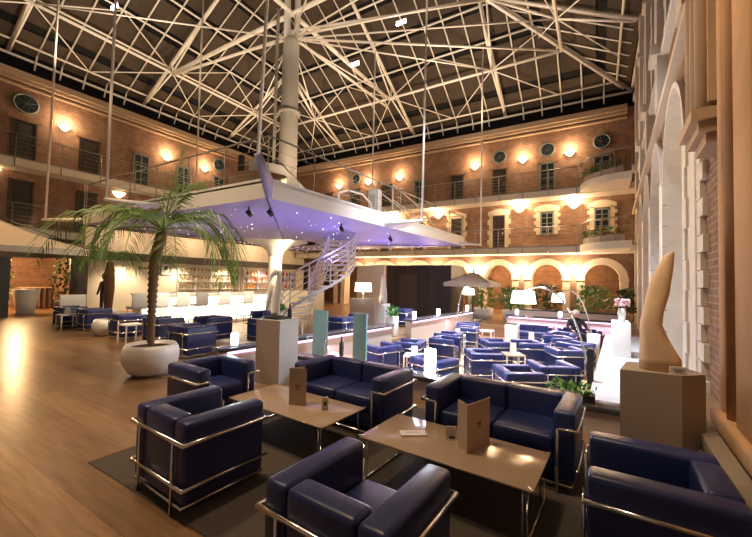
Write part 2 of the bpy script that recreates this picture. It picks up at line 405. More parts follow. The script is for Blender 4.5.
# ------------------------------------------------------------------ doors, windows, oculi
nwin = [0]; ndoor = [0]
def frame_at(P, u, z, w, h, ax, kind, surround):
    """window or door set on a wall; P maps (u, depth, z)"""
    def bx(mb, uc, dc, zc, su, sd, sz, mi=0):
        mb.box(P(uc, dc, zc), (su, sd, sz) if ax == 0 else (sd, su, sz), mi)
    if kind == 'door': ndoor[0] += 1; nm = 'door_%d' % ndoor[0]
    else: nwin[0] += 1; nm = 'window_%d' % nwin[0]
    t = bpy.data.objects.new(nm, None); COL.objects.link(t); t['kind'] = 'structure'; t.location = P(u, 0, z)
    base = P(u, 0, z); Pl = P
    P = lambda a, b, c: Pl(a, b, c) - base
    def bx(mb, uc, dc, zc, su, sd, sz, mi=0):
        mb.box(P(uc, dc, zc), (su, sd, sz) if ax == 0 else (sd, su, sz), mi)
    if surround:
        mb = MB(); k = 7
        for sg in (-1, 1):
            for j in range(k):
                ww = .30 if j % 2 else .20
                bx(mb, u + sg * (w / 2 + ww / 2), -.02, z + (j + .5) * (h + .1) / k, ww, .06, (h + .1) / k * .98)
        n = 8; R = w / 2 + .28
        pts = [P(u - R + 2 * R * i / n, -.05, z + h + .05) for i in range(n + 1)]
        top = [P(u - R + 2 * R * i / n, -.05, z + h + .26 + .16 * math.sin(PI * i / n)) for i in range(n + 1)]
        for i in range(n):
            mb.poly([pts[i], pts[i + 1], top[i + 1], top[i]])
            o_ = P(u, .0, z) - P(u, -.05, z); mb.poly([top[i], top[i + 1], top[i + 1] + o_, top[i] + o_]); mb.poly([pts[i], pts[i + 1], pts[i + 1] + o_, pts[i] + o_])
        mb.obj('stone_surround', STONE, t)
    else:
        mb = MB(); bx(mb, u, -.015, z + h + .09, w + .3, .05, .16); bx(mb, u, -.02, z - .03 if kind != 'door' else z + .02, w + .16, .07, .07); mb.obj('lintel', BRX if ax == 0 else BRY, t)
    mb = MB()
    fwid = .07
    for sg in (-1, 1): bx(mb, u + sg * (w / 2 - fwid / 2), -.03, z + h / 2, fwid, .07, h)
    bx(mb, u, -.03, z + h - fwid / 2, w, .07, fwid); bx(mb, u, -.03, z + fwid / 2, w, .07, fwid)
    if kind == 'window':
        bx(mb, u, -.028, z + h / 2, .05, .06, h)
        for j in range(1, 4): bx(mb, u, -.026, z + h * j / 4, w, .05, .035)
        mb.obj('window_frame', SHUT, t)
        mb = MB(); bx(mb, u, -.01, z + h / 2, w - .1, .02, h - .1); mb.obj('pane', PANE, t)
    else:
        mb.obj('door_frame', DARKWOOD, t)
        mb = MB(); bx(mb, u, -.012, z + h / 2, w - .12, .03, h - .1)
        for j in (0, 1): bx(mb, u, -.03, z + h * (.28 + .44 * j), w - .36, .02, h * .34)
        mb.obj('door_leaf', DOORM, t)
        mb = MB(); c = P(u + w * .34, -.06, z + h * .47); mb.ball(c, .035); mb.obj('door_handle', CHROME, t)
def oculus(P, u, z, r, ax):
    nwin[0] += 1
    t = bpy.data.objects.new('window_%d' % nwin[0], None); COL.objects.link(t); t['kind'] = 'structure'; b0 = P(u, 0, z); t.location = b0
    def ringpts(R, d): return [P(u + R * math.cos(2 * PI * i / 24), d, z + R * math.sin(2 * PI * i / 24)) - b0 for i in range(24)]
    mb = MB(); mb.tube(ringpts(r + .04, -.02), .045, 6, closed=True); mb.obj('window_frame', SHUT, t)
    mb = MB(); mb.poly(ringpts(r, -.02)); mb.obj('pane', PANE, t)
    mb = MB()
    for k in range(4): a = PI * k / 4 + .3; mb.tube([P(u + r * math.cos(a), -.03, z + r * math.sin(a)) - b0, P(u - r * math.cos(a), -.03, z - r * math.sin(a)) - b0], .012, 4)
    mb.obj('glazing_bar', mat('dark_glazing_bar_%d' % nwin[0], (.05, .06, .06), .5), t)
for i, x in enumerate(BAYX):
    kind = 'window' if i in (0, 1) else 'door'
    frame_at(PB, x, Z1 + (.75 if kind == 'window' else .02), .64, 1.15 if kind == 'window' else 1.85, 0, kind, True)
    frame_at(PB, x, Z2 + .05, .74, 1.65, 0, 'window' if i in (0, 1, 4) else 'door', False)
    if i in (0, 1, 2, 6): oculus(PB, x, 8.73, .3, 0)
for i, y in enumerate(BAYY):
    frame_at(PL, y, Z1 + .02, .8, 2.1, 1, 'door', False)
    frame_at(PL, y, Z2 + .05, .82, 1.85, 1, 'door' if i in (0, 1) else 'window', False)
    if i in (0, 4): oculus(PL, y, 9.0, .37, 1)
frame_at(PL, BAYY[0] - 2.4, Z2 + .05, .82, 1.85, 1, 'door', False)
# ------------------------------------------------------------------ sconces
def b_sconce():
    t = thing('wall_sconce', '', 'lamp')
    m = MB(); m.lathe((0, 0, 0), [(.01, -.16), (.06, -.14), (.15, -.06), (.23, .04), (.235, .05)], 16, 0, 0, PI); m.obj('bowl', SCONCE, t)
    m = MB(); m.box((0, -.015, -.05), (.16, .03, .18)); m.obj('wall_plate', STEEL, t)
    point('sconce_light', (0, .34, .2), 85, (1, .68, .38), .05, t)
    return t
def b_big():
    t = b_sconce()
    for c in t.children:
        if c.type == 'LIGHT': c.data.energy = 190
        elif c.name.startswith('bowl'): c.scale = (1.25, 1.25, 1.25)
    return t
sk, skl = Kit(b_sconce), Kit(b_big)
ordn = ['first', 'second', 'third', 'fourth', 'fifth', 'sixth', 'seventh', 'eighth', 'ninth', 'tenth']
for i, x in enumerate((-1.25, -3.5, -6.1, -11.0, -13.4, -15.9)):
    sk.place('glowing half-bowl uplight high on back brick wall, %s from right corner' % ordn[i], (x, NY - .02, 8.36), PI, 'upper wall sconces')
for i, x in enumerate((-1.06, -3.65, -8.3, -11.3)):
    skl.place('glowing sconce under upper gallery of back wall, %s from right corner' % ordn[i], (x, NY - .02, 5.72), PI, 'lower wall sconces')
for i, y in enumerate((6.6, 11.3, 13.65)):
    sk.place('glowing half-bowl uplight high on left brick wall, %s from left' % ordn[i], (WX + .02, y, 8.45), -PI / 2, 'upper wall sconces')
for i, y in enumerate((4.3, 8.95, 11.6)):
    skl.place('glowing sconce under upper gallery of left wall, %s from left' % ordn[i], (WX + .02, y, 5.85), -PI / 2, 'lower wall sconces')

# arcade pier uplights
def b_pier():
    t = thing('pier_uplight', '', 'lamp')
    MB().lathe((0, 0, 0), [(.02, -.12), (.1, -.05), (.13, .05)], 12, 0, 0, PI).obj('bowl', SCONCE, t)
    point('pier_light', (0, .3, .14), 140, WARM2, .05, t)
    return t
pk = Kit(b_pier)
for i in range(6):
    pk.place('small glowing uplight on %s arcade pier from right end of back wall' % ordn[i], (BAYX[i] - 1.215, NY - .02, 2.25), PI, 'arcade pier uplights')

# ------------------------------------------------------------------ roof
CX, CY = (WX + EX) / 2, 10.0
HALF = 11.15; SL = .55
def rp(side, u, d, dz=0.):
    """point on a roof slope: u along the eave, d horizontal distance in from the wall"""
    z = ZE + .1 + SL * d + dz
    return {'L': Vector((WX + d, u, z)), 'B': Vector((u, NY - d, z)), 'R': Vector((EX - d, u, z)), 'F': Vector((u, NY - 2 * HALF + d, z))}[side]
m = MB()
def urange(side, d): return (NY - 2 * HALF + d, NY - d) if side in 'LR' else (WX + d, EX - d)
PUR = [-.2, .42, 3.65, 5.05, 6.6, 8.2, 9.7]
PANELROWS = [(-.12, .88), (1.25, 3.25), (3.7, 4.75), (5.12, 6.3), (6.66, 7.9), (8.26, 9.4)]
for sd in 'LBRF':
    a, b = urange(sd, -.7); a2, b2 = urange(sd, HALF - .01)
    m.poly([rp(sd, a, -.7, .16), rp(sd, b, -.7, .16), rp(sd, b2, HALF - .01, .16), rp(sd, a2, HALF - .01, .16)], 0)
    for e0, e1 in PANELROWS:
        a, b = urange(sd, e0); a2, b2 = urange(sd, e1)
        m.poly([rp(sd, a, e0, .08), rp(sd, b, e0, .08), rp(sd, b2, e1, .08), rp(sd, a2, e1, .08)], 1)
struct('ceiling', m, [ROOFD, ROOFP])
# dark clerestory strip between wall top and eave
m = MB()
m.poly([(WX - .6, SY, ZW), (WX - .6, NY + .6, ZW), (WX - .6, NY + .6, ZE + .4), (WX - .6, SY, ZE + .4)]); m.poly([(WX - .6, NY + .6, ZW), (EX + .6, NY + .6, ZW), (EX + .6, NY + .6, ZE + .4), (WX - .6, NY + .6, ZE + .4)])
m.poly([(WX - .6, SY, ZW), (WX, SY, ZW), (WX, NY, ZW), (WX - .6, NY + .6, ZW)]); m.poly([(WX - .6, NY + .6, ZW), (WX, NY, ZW), (EX + .6, NY, ZW), (EX + .6, NY + .6, ZW)])
struct('window_clerestory', m, CLERE)
for sd in 'LB':
    for k in range(25):
        if k % 6 == 0: continue
        u = (NY - .893 * k) if sd == 'L' else (EX - .931 * k)
        p = rp(sd, u, .05, .02); q = rp(sd, u, -.22, -.42); struct('trim_rafter_tail', MB().tube([q, p], .035, 4), STEELW)
def beam(p, q, r, n=6, name='roof_beam'): return struct(name, MB().tube([p, q], r, n), STEELW)
# purlin rings
for sd in 'LBRF':
    for i, d in enumerate(PUR):
        a, b = urange(sd, d)
        if sd == 'F' and d < 4: continue
        beam(rp(sd, a, d, -.08), rp(sd, b, d, -.08), .045 if i else .06)
# secondary rafters
for sd in 'LBR':
    for k in range(25):
        if k % 6 == 0: continue
        s_ = -1
        u0 = (NY - .893 * k * 1.0) if sd in 'LR' else (EX - .931 * k)
        lim = min(u0 - urange(sd, 0)[0], urange(sd, 0)[1] - u0)
        dmax = min(lim, HALF - .2)
        if dmax < .4: continue
        beam(rp(sd, u0, .05, .02), rp(sd, u0, dmax, .02), .036, 4, 'roof_rafter')
MAINU = {'L': [NY - 5.36 * i for i in (1, 2, 3)], 'B': [EX - 5.59 * i for i in (1, 2, 3)], 'R': [NY - 5.36 * i for i in (1, 2, 3)]}
for sd in 'LBR':
    for u0 in MAINU[sd]:
        lim = min(u0 - urange(sd, 0)[0], urange(sd, 0)[1] - u0); dm = min(lim, HALF - .2)
        beam(rp(sd, u0, 0, -.16), rp(sd, u0, dm, -.16), .085, 8)
for (cx_, cy_) in ((WX, NY), (EX, NY), (WX, NY - 2 * HALF)):   # hips, twin tubes
    for off in (-.13, .13):
        p = Vector((cx_ + off, cy_ + (off if cx_ == EX else -off), ZE - .02)); q = Vector((CX + off, NY - HALF + (off if cx_ == EX else -off), ZE + .1 + SL * HALF - .1))
        beam(p, q, .075, 8)
# tie ring under the slopes and centre ties
ZR, DR = 12.0, 2.7
c4 = [Vector((-18.5, 17.6, ZR)), Vector((-1.4, 17.6, ZR)), Vector((-1.4, 2.4, ZR)), Vector((-18.5, 2.4, ZR))]
for i in range(4):
    p, q = c4[i], c4[(i + 1) % 4]
    beam(p, q, .065, 8)
    if i == 3: beam(p + Vector((0, 0, .2)), q + Vector((0, 0, .2)), .045)
MX, MY = -10.2, 10.0
beam((MX, c4[0].y, ZR), (MX, c4[2].y, ZR), .09, 8); beam((c4[0].x, MY, ZR), (c4[1].x, MY, ZR), .09, 8)
beam((MX, c4[0].y, ZR - .5), (MX, MY, ZR - .9), .06); beam((c4[0].x, MY, ZR - .1), (MX, MY, ZR - .9), .06)
# truss webs from ring nodes to the slopes
def node(sd, u): return {'L': Vector((-18.5, u, ZR)), 'B': Vector((u, 17.6, ZR)), 'R': Vector((-1.4, u, ZR))}[sd]
for sd in 'LBR':
    for u0 in MAINU[sd]:
        n_ = node(sd, u0)
        beam(n_, rp(sd, u0, .1, -.25), .045)
        lim = min(u0 - urange(sd, 0)[0], urange(sd, 0)[1] - u0); beam(n_, rp(sd, u0, min(5.4, lim), -.2), .045)
        for s_ in (-1, 1):
            beam(n_, rp(sd, u0 + s_ * 2.7, .42, -.1), .026); beam(n_, rp(sd, u0 + s_ * 2.7, min(3.65, lim), -.1), .026)
        beam(n_, Vector((n_.x, n_.y, ZE + .1 + SL * DR)), .03)
        beam(n_, Vector((MX, MY, 11.0)), .03)
for (a, b) in ((WX, NY), (EX, NY)):
    q = c4[0 if a == WX else 1].copy(); beam(q, Vector((MX, MY, 11.0)), .045)
    q = Vector((a + (5.3 if a == WX else -5.3), b - 5.3, ZE + SL * 5.3)); beam(q, Vector((MX, MY, 11.1)), .05); beam(q + Vector((.3, .3, 0)), Vector((MX, MY, 11.3)), .05)
    for sd in ('B', 'L' if a == WX else 'R'):
        beam(q, node(sd, MAINU[sd][0] if not (sd == 'B' and a == WX) else MAINU[sd][2]), .04)

def b_flood():
    t = thing('roof_floodlight', '', 'lamp')
    for k in range(3): MB().lathe((.16 * (k - 1), 0, 0), [(.001, -.06), (.07, -.06), (.05, .06), (.001, .06)], 12).obj('lamp_head', GLOWW, t)
    MB().tube([(-.25, 0, .09), (.25, 0, .09)], .025, 6).obj('bracket', STEELW, t)
    return t
kf = Kit(b_flood)
for lb, p in (('cluster of bright floodlights in roof trusses right of mast', (-7.0, 13.0, 12.4)), ('warm floodlight lower in roof trusses close to mast', (-9.47, 13.24, 11.5)), ('small floodlight in roof trusses near top left corner', (-16.7, 6.6, 12.5))): kf.place(lb, p)
# ------------------------------------------------------------------ mast and column
KX, KY = -10.5, 9.8
m = MB(); m.tube([(KX, KY, 0), (KX, KY, 2.7)], .25, 20)
m.lathe((KX, KY, 0), [(.25, 2.5), (.34, 2.72), (.62, 2.92), (1.1, 3.03), (1.2, 3.07)], 28)
struct('column_mezzanine', m, mat('cream_column_paint', (.74, .68, .58), .55, noise=.03))
m = MB(); m.tube([(MX, MY, 3.7), (MX, MY, 7.2), (MX, MY, 10.7), (MX, MY, 11.0)], [.36, .34, .31, .22], 20)
m.tube([(MX, MY, 8.0), (MX, MY, 8.1)], .42, 20)
for o_ in (-.14, .14): m.tube([(MX + o_, MY + o_, 11.0), (MX + o_, MY + o_, 17.0)], .11, 10)
m.tube([(MX - .45, MY - .3, 4.0), (MX - .45, MY - .3, 12.15)], .06, 8)
struct('column_mast', m, MASTM)

# ------------------------------------------------------------------ mezzanine platform
x0, x1, y0, y1 = -15.2, -6.05, 5.35, 16.6
zb, zt = 3.38, 3.76
mez = thing('mezzanine_platform', 'suspended white mezzanine platform with lilac underside hung around the mast', 'platform', (MX, MY, 0))
def loc(p): return Vector(p) - Vector((MX, MY, 0))
x1b = -5.4
cor = [(x0, y0), (x1, y0), (x1b, y1), (x0, y1)]
m = MB()
m.prism([loc((x, y, zt - .04)) for x, y in cor], (0, 0, .04), 0)
for (a, b) in zip(cor, cor[1:] + cor[:1]):
    a_, b_ = Vector((*a, 0)), Vector((*b, 0)); d = (b_ - a_).normalized(); n_ = Vector((-d.y, d.x, 0)) * .08
    m.prism([loc((*a, zb)), loc((*b, zb)), loc((b[0], b[1], zt + .06)), loc((a[0], a[1], zt + .06))], n_, 0)
m.obj('deck', WHITE, mez)
m = MB(); n = 24
inner = []
per = []
for i in range(n):
    a = 2 * PI * i / n - .75 * PI; per.append(a); inner.append(loc((MX + 1.2 * math.cos(a), MY + 1.2 * math.sin(a), 3.05)))
def edgept(a):
    dx, dy = math.cos(a), math.sin(a); best = None
    for (ax_, ay_), (bx_, by_) in zip(cor, cor[1:] + cor[:1]):
        ex, ey = bx_ - ax_, by_ - ay_; den = dx * ey - dy * ex
        if abs(den) < 1e-9: continue
        t = ((ax_ - MX) * ey - (ay_ - MY) * ex) / den; q = ((ax_ - MX) * dy - (ay_ - MY) * dx) / den
        if t > 0 and -1e-6 <= q <= 1 + 1e-6 and (best is None or t < best): best = t
    return (MX + dx * best, MY + dy * best)
angs = sorted([2 * PI * i / 24 for i in range(24)] + [math.atan2(y - MY, x - MX) % (2 * PI) for x, y in cor])
for a, b in zip(angs, angs[1:] + [angs[0] + 2 * PI]):
    ea, eb = edgept(a), edgept(b)
    m.poly([loc((*ea, zb)), loc((*eb, zb)), loc((MX + 1.18 * math.cos(b), MY + 1.18 * math.sin(b), 3.04)), loc((MX + 1.18 * math.cos(a), MY + 1.18 * math.sin(a), 3.04))])
m.obj('soffit', SOFFIT, mez)
def soffit_z(x, y):
    r = math.hypot(x - MX, y - MY); a = math.atan2(y - MY, x - MX); e = edgept(a); R = math.hypot(e[0] - MX, e[1] - MY)
    t = max(0, (r - 1.18) / (R - 1.18)); return 3.04 + (zb - 3.04) * t
m = MB()
for k in range(210):
    x, y = random.uniform(x0 + .2, x1 - .15), random.uniform(y0 + .15, y1 - .2)
    if math.hypot(x - MX, y - MY) < 1.4: continue
    m.ball(loc((x, y, soffit_z(x, y) - .005)), random.choice((.008, .012, .018)), u=6, v=4)
o = m.obj('star_light', STAR, mez); o['kind'] = 'stuff'; o['label'] = 'tiny white star lights scattered over the lilac underside'
for (x, y) in ((-6.55, 5.9), (-7.1, 5.75), (-6.5, 8.6), (-6.4, 11.4)):
    m = MB(); z = soffit_z(x, y); m.tube([loc((x, y, z)), loc((x, y, z - .1))], .02, 6); m.tube([loc((x, y - .05, z - .1)), loc((x + .02, y + .06, z - .2))], .06, 10); m.obj('spotlight', DARK, mez)
for i, c in enumerate(cor):   # ribs under the soffit
    e = Vector((*c, zb - .01)); d = Vector((MX, MY, 3.03)) + (Vector((c[0] - MX, c[1] - MY, 0))).normalized() * 1.2
    MB().tube([loc(e), loc(d)], .018, 6).obj('soffit_rib', mat('purple_rib_%d' % i, (.10, .08, .2), .5), mez)
# upturned corner fins and outrigger tips at the hanging rods
m = MB(); a = Vector((x1, y0, zb)); t_ = Vector((-5.92, 4.98, 4.22))
m.loft([[loc(a + Vector((-.03, 0, 0))), loc(a + Vector((.05, .1, 0))), loc(a + Vector((.05, .12, .4))), loc(a + Vector((-.2, 0, .38)))],
        [loc(t_ + Vector((-.12, 0, -.06))), loc(t_ + Vector((.03, .04, -.06))), loc(t_ + Vector((.03, .05, .02))), loc(t_ + Vector((-.14, 0, .0)))]])
m.obj('corner_fin', SOFFIT, mez)
def outrigger(base, tip, w, along):
    b, t = Vector(base), Vector(tip); al = Vector(along) * w
    m = MB(); m.loft([[loc(b - al), loc(b + al), loc(b + al + Vector((0, 0, .12))), loc(b - al + Vector((0, 0, .12)))], [loc(t - al * .12), loc(t + al * .12), loc(t + al * .12 + Vector((0, 0, .07))), loc(t - al * .12 + Vector((0, 0, .07)))]]).obj('outrigger', WHITE, mez)
outrigger((-5.78, 10.35, 3.38), (-4.75, 10.5, 3.56), .45, (0, 1, 0))
outrigger((x1b, 16.3, 3.42), (-4.65, 16.9, 3.40), .35, (.3, .9, 0))
outrigger((-10.6, y0, 3.5), (-10.8, 4.25, 3.56), .55, (1, 0, 0))
outrigger((x0, y0 + .2, 3.5), (-16.2, 4.6, 3.46), .35, (.7, .7, 0))
for p, q in (((-5.93, 4.98, 4.2), (-5.62, 5.0, 12.6)), ((-4.77, 10.5, 3.6), (-4.7, 10.5, 13.3)), ((-4.67, 16.88, 3.42), (-4.67, 16.88, 12.9)), ((-10.78, 4.28, 3.58), (-10.78, 4.28, 13.3)), ((-16.15, 4.65, 3.5), (-16.0, 4.65, 13.2)), ((-15.0, 9.3, 3.76), (-15.0, 9.3, 14.0)), ((-9.5, 15.0, 3.76), (-9.5, 15.0, 13.1))):
    MB().tube([loc(p), loc(q)], .035, 8).obj('hanging_rod', STEELW, mez)
# platform railing
def mrail(pts, post_every=1.4):
    pts = [Vector(p) for p in pts]
    for p, q in zip(pts, pts[1:]):
        L = (q - p).length; k = max(1, round(L / post_every))
        for i in range(k + 1): MB().tube([loc(p + (q - p) * i / k), loc(p + (q - p) * i / k + Vector((0, 0, 1.02)))], .016, 6).obj('railing_post', STEEL, mez)
        MB().tube([loc(p + Vector((0, 0, 1.02))), loc(q + Vector((0, 0, 1.02)))], .02, 6).obj('handrail', STEEL, mez)
        for z in (.25, .5, .75): MB().tube([loc(p + Vector((0, 0, z))), loc(q + Vector((0, 0, z)))], .006, 4).obj('railing_wire', STEEL, mez)
mrail([(x0, y0 + .1, zt), (x1 - .1, y0 + .1, zt)]); mrail([(x1 - .1, y0 + .1, zt), (x1b - .1, y1, zt)]); mrail([(x0 + .1, y0, zt), (x0 + .1, y1, zt)]); mrail([(x0, y1 - .1, zt), (x1b, y1 - .1, zt)])
# stair rail from mezzanine towards the back gallery
m = MB()
for dx in (0, -.9): m.tube([loc((-7.0 + dx, 12.6, 5.5)), loc((-6.6 + dx, 14.2, 4.9)), loc((-6.3 + dx, 16.0, 3.9))], .03, 6); m.tube([loc((-7.0 + dx, 12.6, 4.9)), loc((-6.3 + dx, 16.0, 3.85))], .025, 6)
m.tube([loc((-7.0, 12.6, 3.8)), loc((-7.0, 12.6, 5.5))], .03, 6)
m.obj('stair_rail', STEELW, mez)
MB().tube([loc((-7.1, 9.2, 3.8)), loc((-7.1, 9.2, 4.45)), loc((-7.0, 9.6, 4.6)), loc((-6.9, 10.3, 4.6)), loc((-6.9, 10.8, 4.4)), loc((-6.9, 10.9, 3.8))], .035, 8).obj('curved_rail', STEELW, mez)
# kiosk hood at the foot of the mast
m = MB(); m.prism([(MX - .75, MY - 1.2, 3.8), (MX + 1.1, MY - .4, 3.8), (MX + 1.0, MY - .4, 5.1), (MX + .45, MY - .7, 5.75), (MX - .75, MY - 1.2, 6.05)], (-.35, .75, 0)); m_ = m.obj('mast_housing', GREYL, mez); m_.location = (-MX, -MY, 0); m_['label'] = 'pale grey sloping housing round the mast foot'
t = thing('display_cabinet', 'white glazed display cabinet standing on mezzanine beside slanted stair rail', 'cabinet', (-7.4, 11.9, zt))
MB().box((0, 0, .72), (.42, .35, 1.4), bev=.02).obj('cabinet_body', WHITE, t)
MB().box((.0, -.19, .95), (.3, .03, .5)).obj('upper_panel', GREYL, t); MB().box((.0, -.19, .38), (.3, .03, .5)).obj('lower_panel', GREYL, t)
for i, (x, y, c_) in enumerate(((-12.2, 7.6, 'nearest the near railing'), (-13.0, 9.6, 'behind the nearer table'))):
    t = thing('cafe_table', 'white cafe table on left half of mezzanine, ' + c_, 'table', (x, y, zt), 0, 'mezzanine cafe tables')
    MB().lathe((0, 0, 0), [(.01, .72), (.4, .72), (.4, .75), (.01, .75)], 20).obj('tabletop', WHITE, t); MB().tube([(0, 0, .02), (0, 0, .72)], .03, 8).obj('pedestal', CHROME, t); MB().lathe((0, 0, 0), [(.01, .03), (.22, .02), (.22, 0), (.01, 0)], 16).obj('base', CHROME, t)
m = MB(); m.lathe((0, 0, 0), [(.9, 0), (.9, .85), (.78, .85), (.78, .45), (.3, .45), (.3, 0)], 20, 0, PI * .9, PI * 2.05); o = m.obj('curved_bench', mat('tan_upholstery', (.30, .20, .12), .7, noise=.1), None, (-8.6, 7.4, zt)); tag(o, 'curved tan upholstered bench on mezzanine left of mast foot', 'bench')
m = MB(); m.box((0, 0, 1.08), (.15, .15, 2.15)); o = m.obj('black_screen_post', DARK, None, (-10.6, 8.2, zt)); tag(o, 'tall black post standing on mezzanine left of the purple corner fin', 'post')

# ------------------------------------------------------------------ spiral stair
SC = Vector((-8.25, 9.7, 0))
st = thing('spiral_staircase', 'white curved staircase with tubular railings rising to the mezzanine', 'staircase', SC)
NS, A0, A1, HS = 18, math.radians(205), math.radians(480), 3.3
RO, RI = 1.25, .32
def sp(r, t, dz=0.): a = A0 + (A1 - A0) * t; return Vector((r * math.cos(a), r * math.sin(a), HS * t + dz))
for i in range(NS):
    t0, t1, z = i / NS, (i + 1.25) / NS, HS * (i + 1) / NS
    m = MB(); P4 = [sp(RI, t0), sp(RO, t0), sp(RO, t1), sp(RI, t1)]
    m.prism([Vector((p.x, p.y, z - .05)) for p in P4], (0, 0, .05)); m.obj('tread', WHITE, st)
tt = [i / 36 for i in range(37)]
for r, nm in ((RO, 'outer'), (RI, 'inner')):
    m = MB(); m.loft([[sp(r - .015, t, -.05), sp(r + .015, t, -.05), sp(r + .015, t, .05), sp(r - .015, t, .05)] for t in tt]); m.obj('stringer', WHITE, st)
    MB().tube([sp(r, t, 1.05) for t in tt], .03, 8).obj('handrail', WHITE, st)
    for z in (.3, .5, .7, .88): MB().tube([sp(r, t, z) for t in tt], .014, 6).obj('rail', WHITE, st)
    for k in range(10 if r == RO else 5):
        t = k / (9 if r == RO else 4); MB().tube([sp(r, t, 0), sp(r, t, 1.05)], .024, 6).obj('baluster', WHITE, st)
m = MB()
for z in [2.05 + .15 * k for k in range(8)]: m.box((-.11, .99, z), (1.12, .12, .05), rz=math.atan2(.6, .98))
m.obj('upper_treads', WHITE, st)

# ------------------------------------------------------------------ right wall (stone arcade seen end on)
PR = lambda u, d, z: Vector((.86 + .03 * u + d, u, z))
RY = math.atan(-.03)
def rbox(m, y, d, z, sd, sy, sz, bev=0.): m.box(PR(y, d, z), (sd, sy, sz), bev=bev, rz=RY)
NIC = [(7.6, 1.22), (10.45, 1.12), (13.2, 1.1), (16.0, 1.1), (18.8, 1.1)]
m = MB(); wall_strip(m, PR, SY, NY + .1, 0, 4.95, [(y, h, 4.85 - h, True) for y, h in NIC], .42)
m.poly([PR(SY, 0, 4.95), PR(NY + .1, 0, 4.95), PR(NY + .1, 0, ZW + 1), PR(SY, 0, ZW + 1)])
m.poly([PR(SY, .42, 0), PR(NY, .42, 0), PR(NY, .42, 4.95), PR(SY, .42, 4.95)], 1)
struct('wall_right', m, [BRY, STONE_W])
for y, h in NIC:
    m = MB(); zs = 4.85 - h
    for k in range(16):
        a, b = PI * k / 16, PI * (k + 1) / 16; f = lambda r, t, d: PR(y - r * math.cos(t), d, zs + r * math.sin(t))
        m.poly([f(h, a, -.07), f(h, b, -.07), f(h + .09, b, -.07), f(h + .09, a, -.07)]); m.poly([f(h, a, -.07), f(h, b, -.07), f(h, b, .02), f(h, a, .02)]); m.poly([f(h + .09, a, -.07), f(h + .09, b, -.07), f(h + .09, b, 0), f(h + .09, a, 0)])
    for sg in (-1, 1):
        for k in range(9): rbox(m, y + sg * (h + (.1 if k % 2 else .15)), -.03, (k + .5) * zs / 9, .1, .2 if k % 2 else .3, zs / 9 - .01)
    struct('trim_arch_right', m, STONE_W)
    m = MB(); rbox(m, y, .3, 3.0, .06, .08, 4.2); rbox(m, y, .3, 2.6, .06, 2 * h - .1, .1); rbox(m, y, .3, 1.0, .12, 2 * h - .05, .12); struct('trim_niche_mullion', m, STONE)
m = MB(); rbox(m, 9.8, -.06, 5.06, .16, 22, .11); rbox(m, 9.8, -.04, 5.18, .1, 22, .12); struct('trim_string_course', m, STONE)
for i, y in enumerate((6.0, 9.05, 11.85, 14.6, 17.4)):
    m = MB(); rbox(m, y, -.07, 7.9, .16, .5, 5.4); rbox(m, y, -.12, 6.3, .26, .62, .2); rbox(m, y, -.1, 9.2, .22, .56, .16); struct('column_upper_pilaster', m, STONE_W if i % 2 else STONE)
for i, y in enumerate((7.6, 10.45, 13.2, 16.0)):
    m = MB(); 
    for sg in (-1, 1):
        for k in range(7): rbox(m, y + sg * (.55 if k % 2 else .62), -.03, 6.3 + k * .36, .1, .25 if k % 2 else .4, .34)
    rbox(m, y, -.05, 6.05, .14, 1.6, .14)
    for k in range(10):
        a, b = PI * k / 10, PI * (k + 1) / 10; f = lambda r, t, d: PR(y - r * math.cos(t), d, 8.8 + r * math.sin(t)); m.poly([f(.45, a, -.07), f(.45, b, -.07), f(.72, b, -.07), f(.72, a, -.07)])
    struct('trim_upper_window', m, STONE_W)
    m = MB(); rbox(m, y, -.005, 7.5, .02, .9, 2.6); struct('window_upper_right', m, PANE)
# near pier of fluted brown stone
m = MB(); rbox(m, 2.8, -.05, 5.6, .14, 2.5, 11.2); rbox(m, 3.9, -.09, 5.6, .12, .16, 11.2, .03); rbox(m, 3.3, -.10, 5.6, .1, .45, 11.2, .04)
m.tube([PR(3.68, -.11, 0.5), PR(3.68, -.11, 11)], .055, 12); rbox(m, 3.2, -.11, .62, .18, 1.7, .14, .03)
struct('column_near_pier', m, STONE_B)
# brick pier with whitewashed quoins, and vaulting shaft on a corbel above it
m = MB()
for k in range(16):
    z = .55 + k * .2
    rbox(m, 4.12 + (.03 if k % 2 else .07), -.02, z, .06, .12 if k % 2 else .2, .19); rbox(m, 5.55 - (.05 if k % 2 else .12), -.02, z, .06, .3 if k % 2 else .45, .19)
rbox(m, 5.9, -.02, 2.0, .06, .7, 4.0)
struct('trim_quoin', m, STONE_W)
m = MB()
for k, (a, b) in enumerate(((.14, .5), (.20, .62), (.26, .74))): rbox(m, 4.7, -a / 2, 3.05 + .1 * k, a, b, .1)
rbox(m, 4.7, -.06, 7.2, .16, .76, 7.7)
for y in (4.45, 4.7, 4.95): m.tube([PR(y, -.15, 3.3), PR(y, -.15, 11)], .07, 10)
struct('trim_corbel_shaft', m, mat('tan_carved_stone', (.46, .31, .19), .8, noise=.15, nscale=4))
m = MB(); rbox(m, 3.6, -.1, .2, .42, 4.0, .4, .015); rbox(m, 3.6, -.12, .46, .34, 3.6, .12, .01); rbox(m, 5.8, -.06, .12, .3, 1.6, .24, .01); struct('trim_plinth_right', m, mat('worn_plinth_stone', (.25, .19, .13), .8, noise=.25, nscale=5))

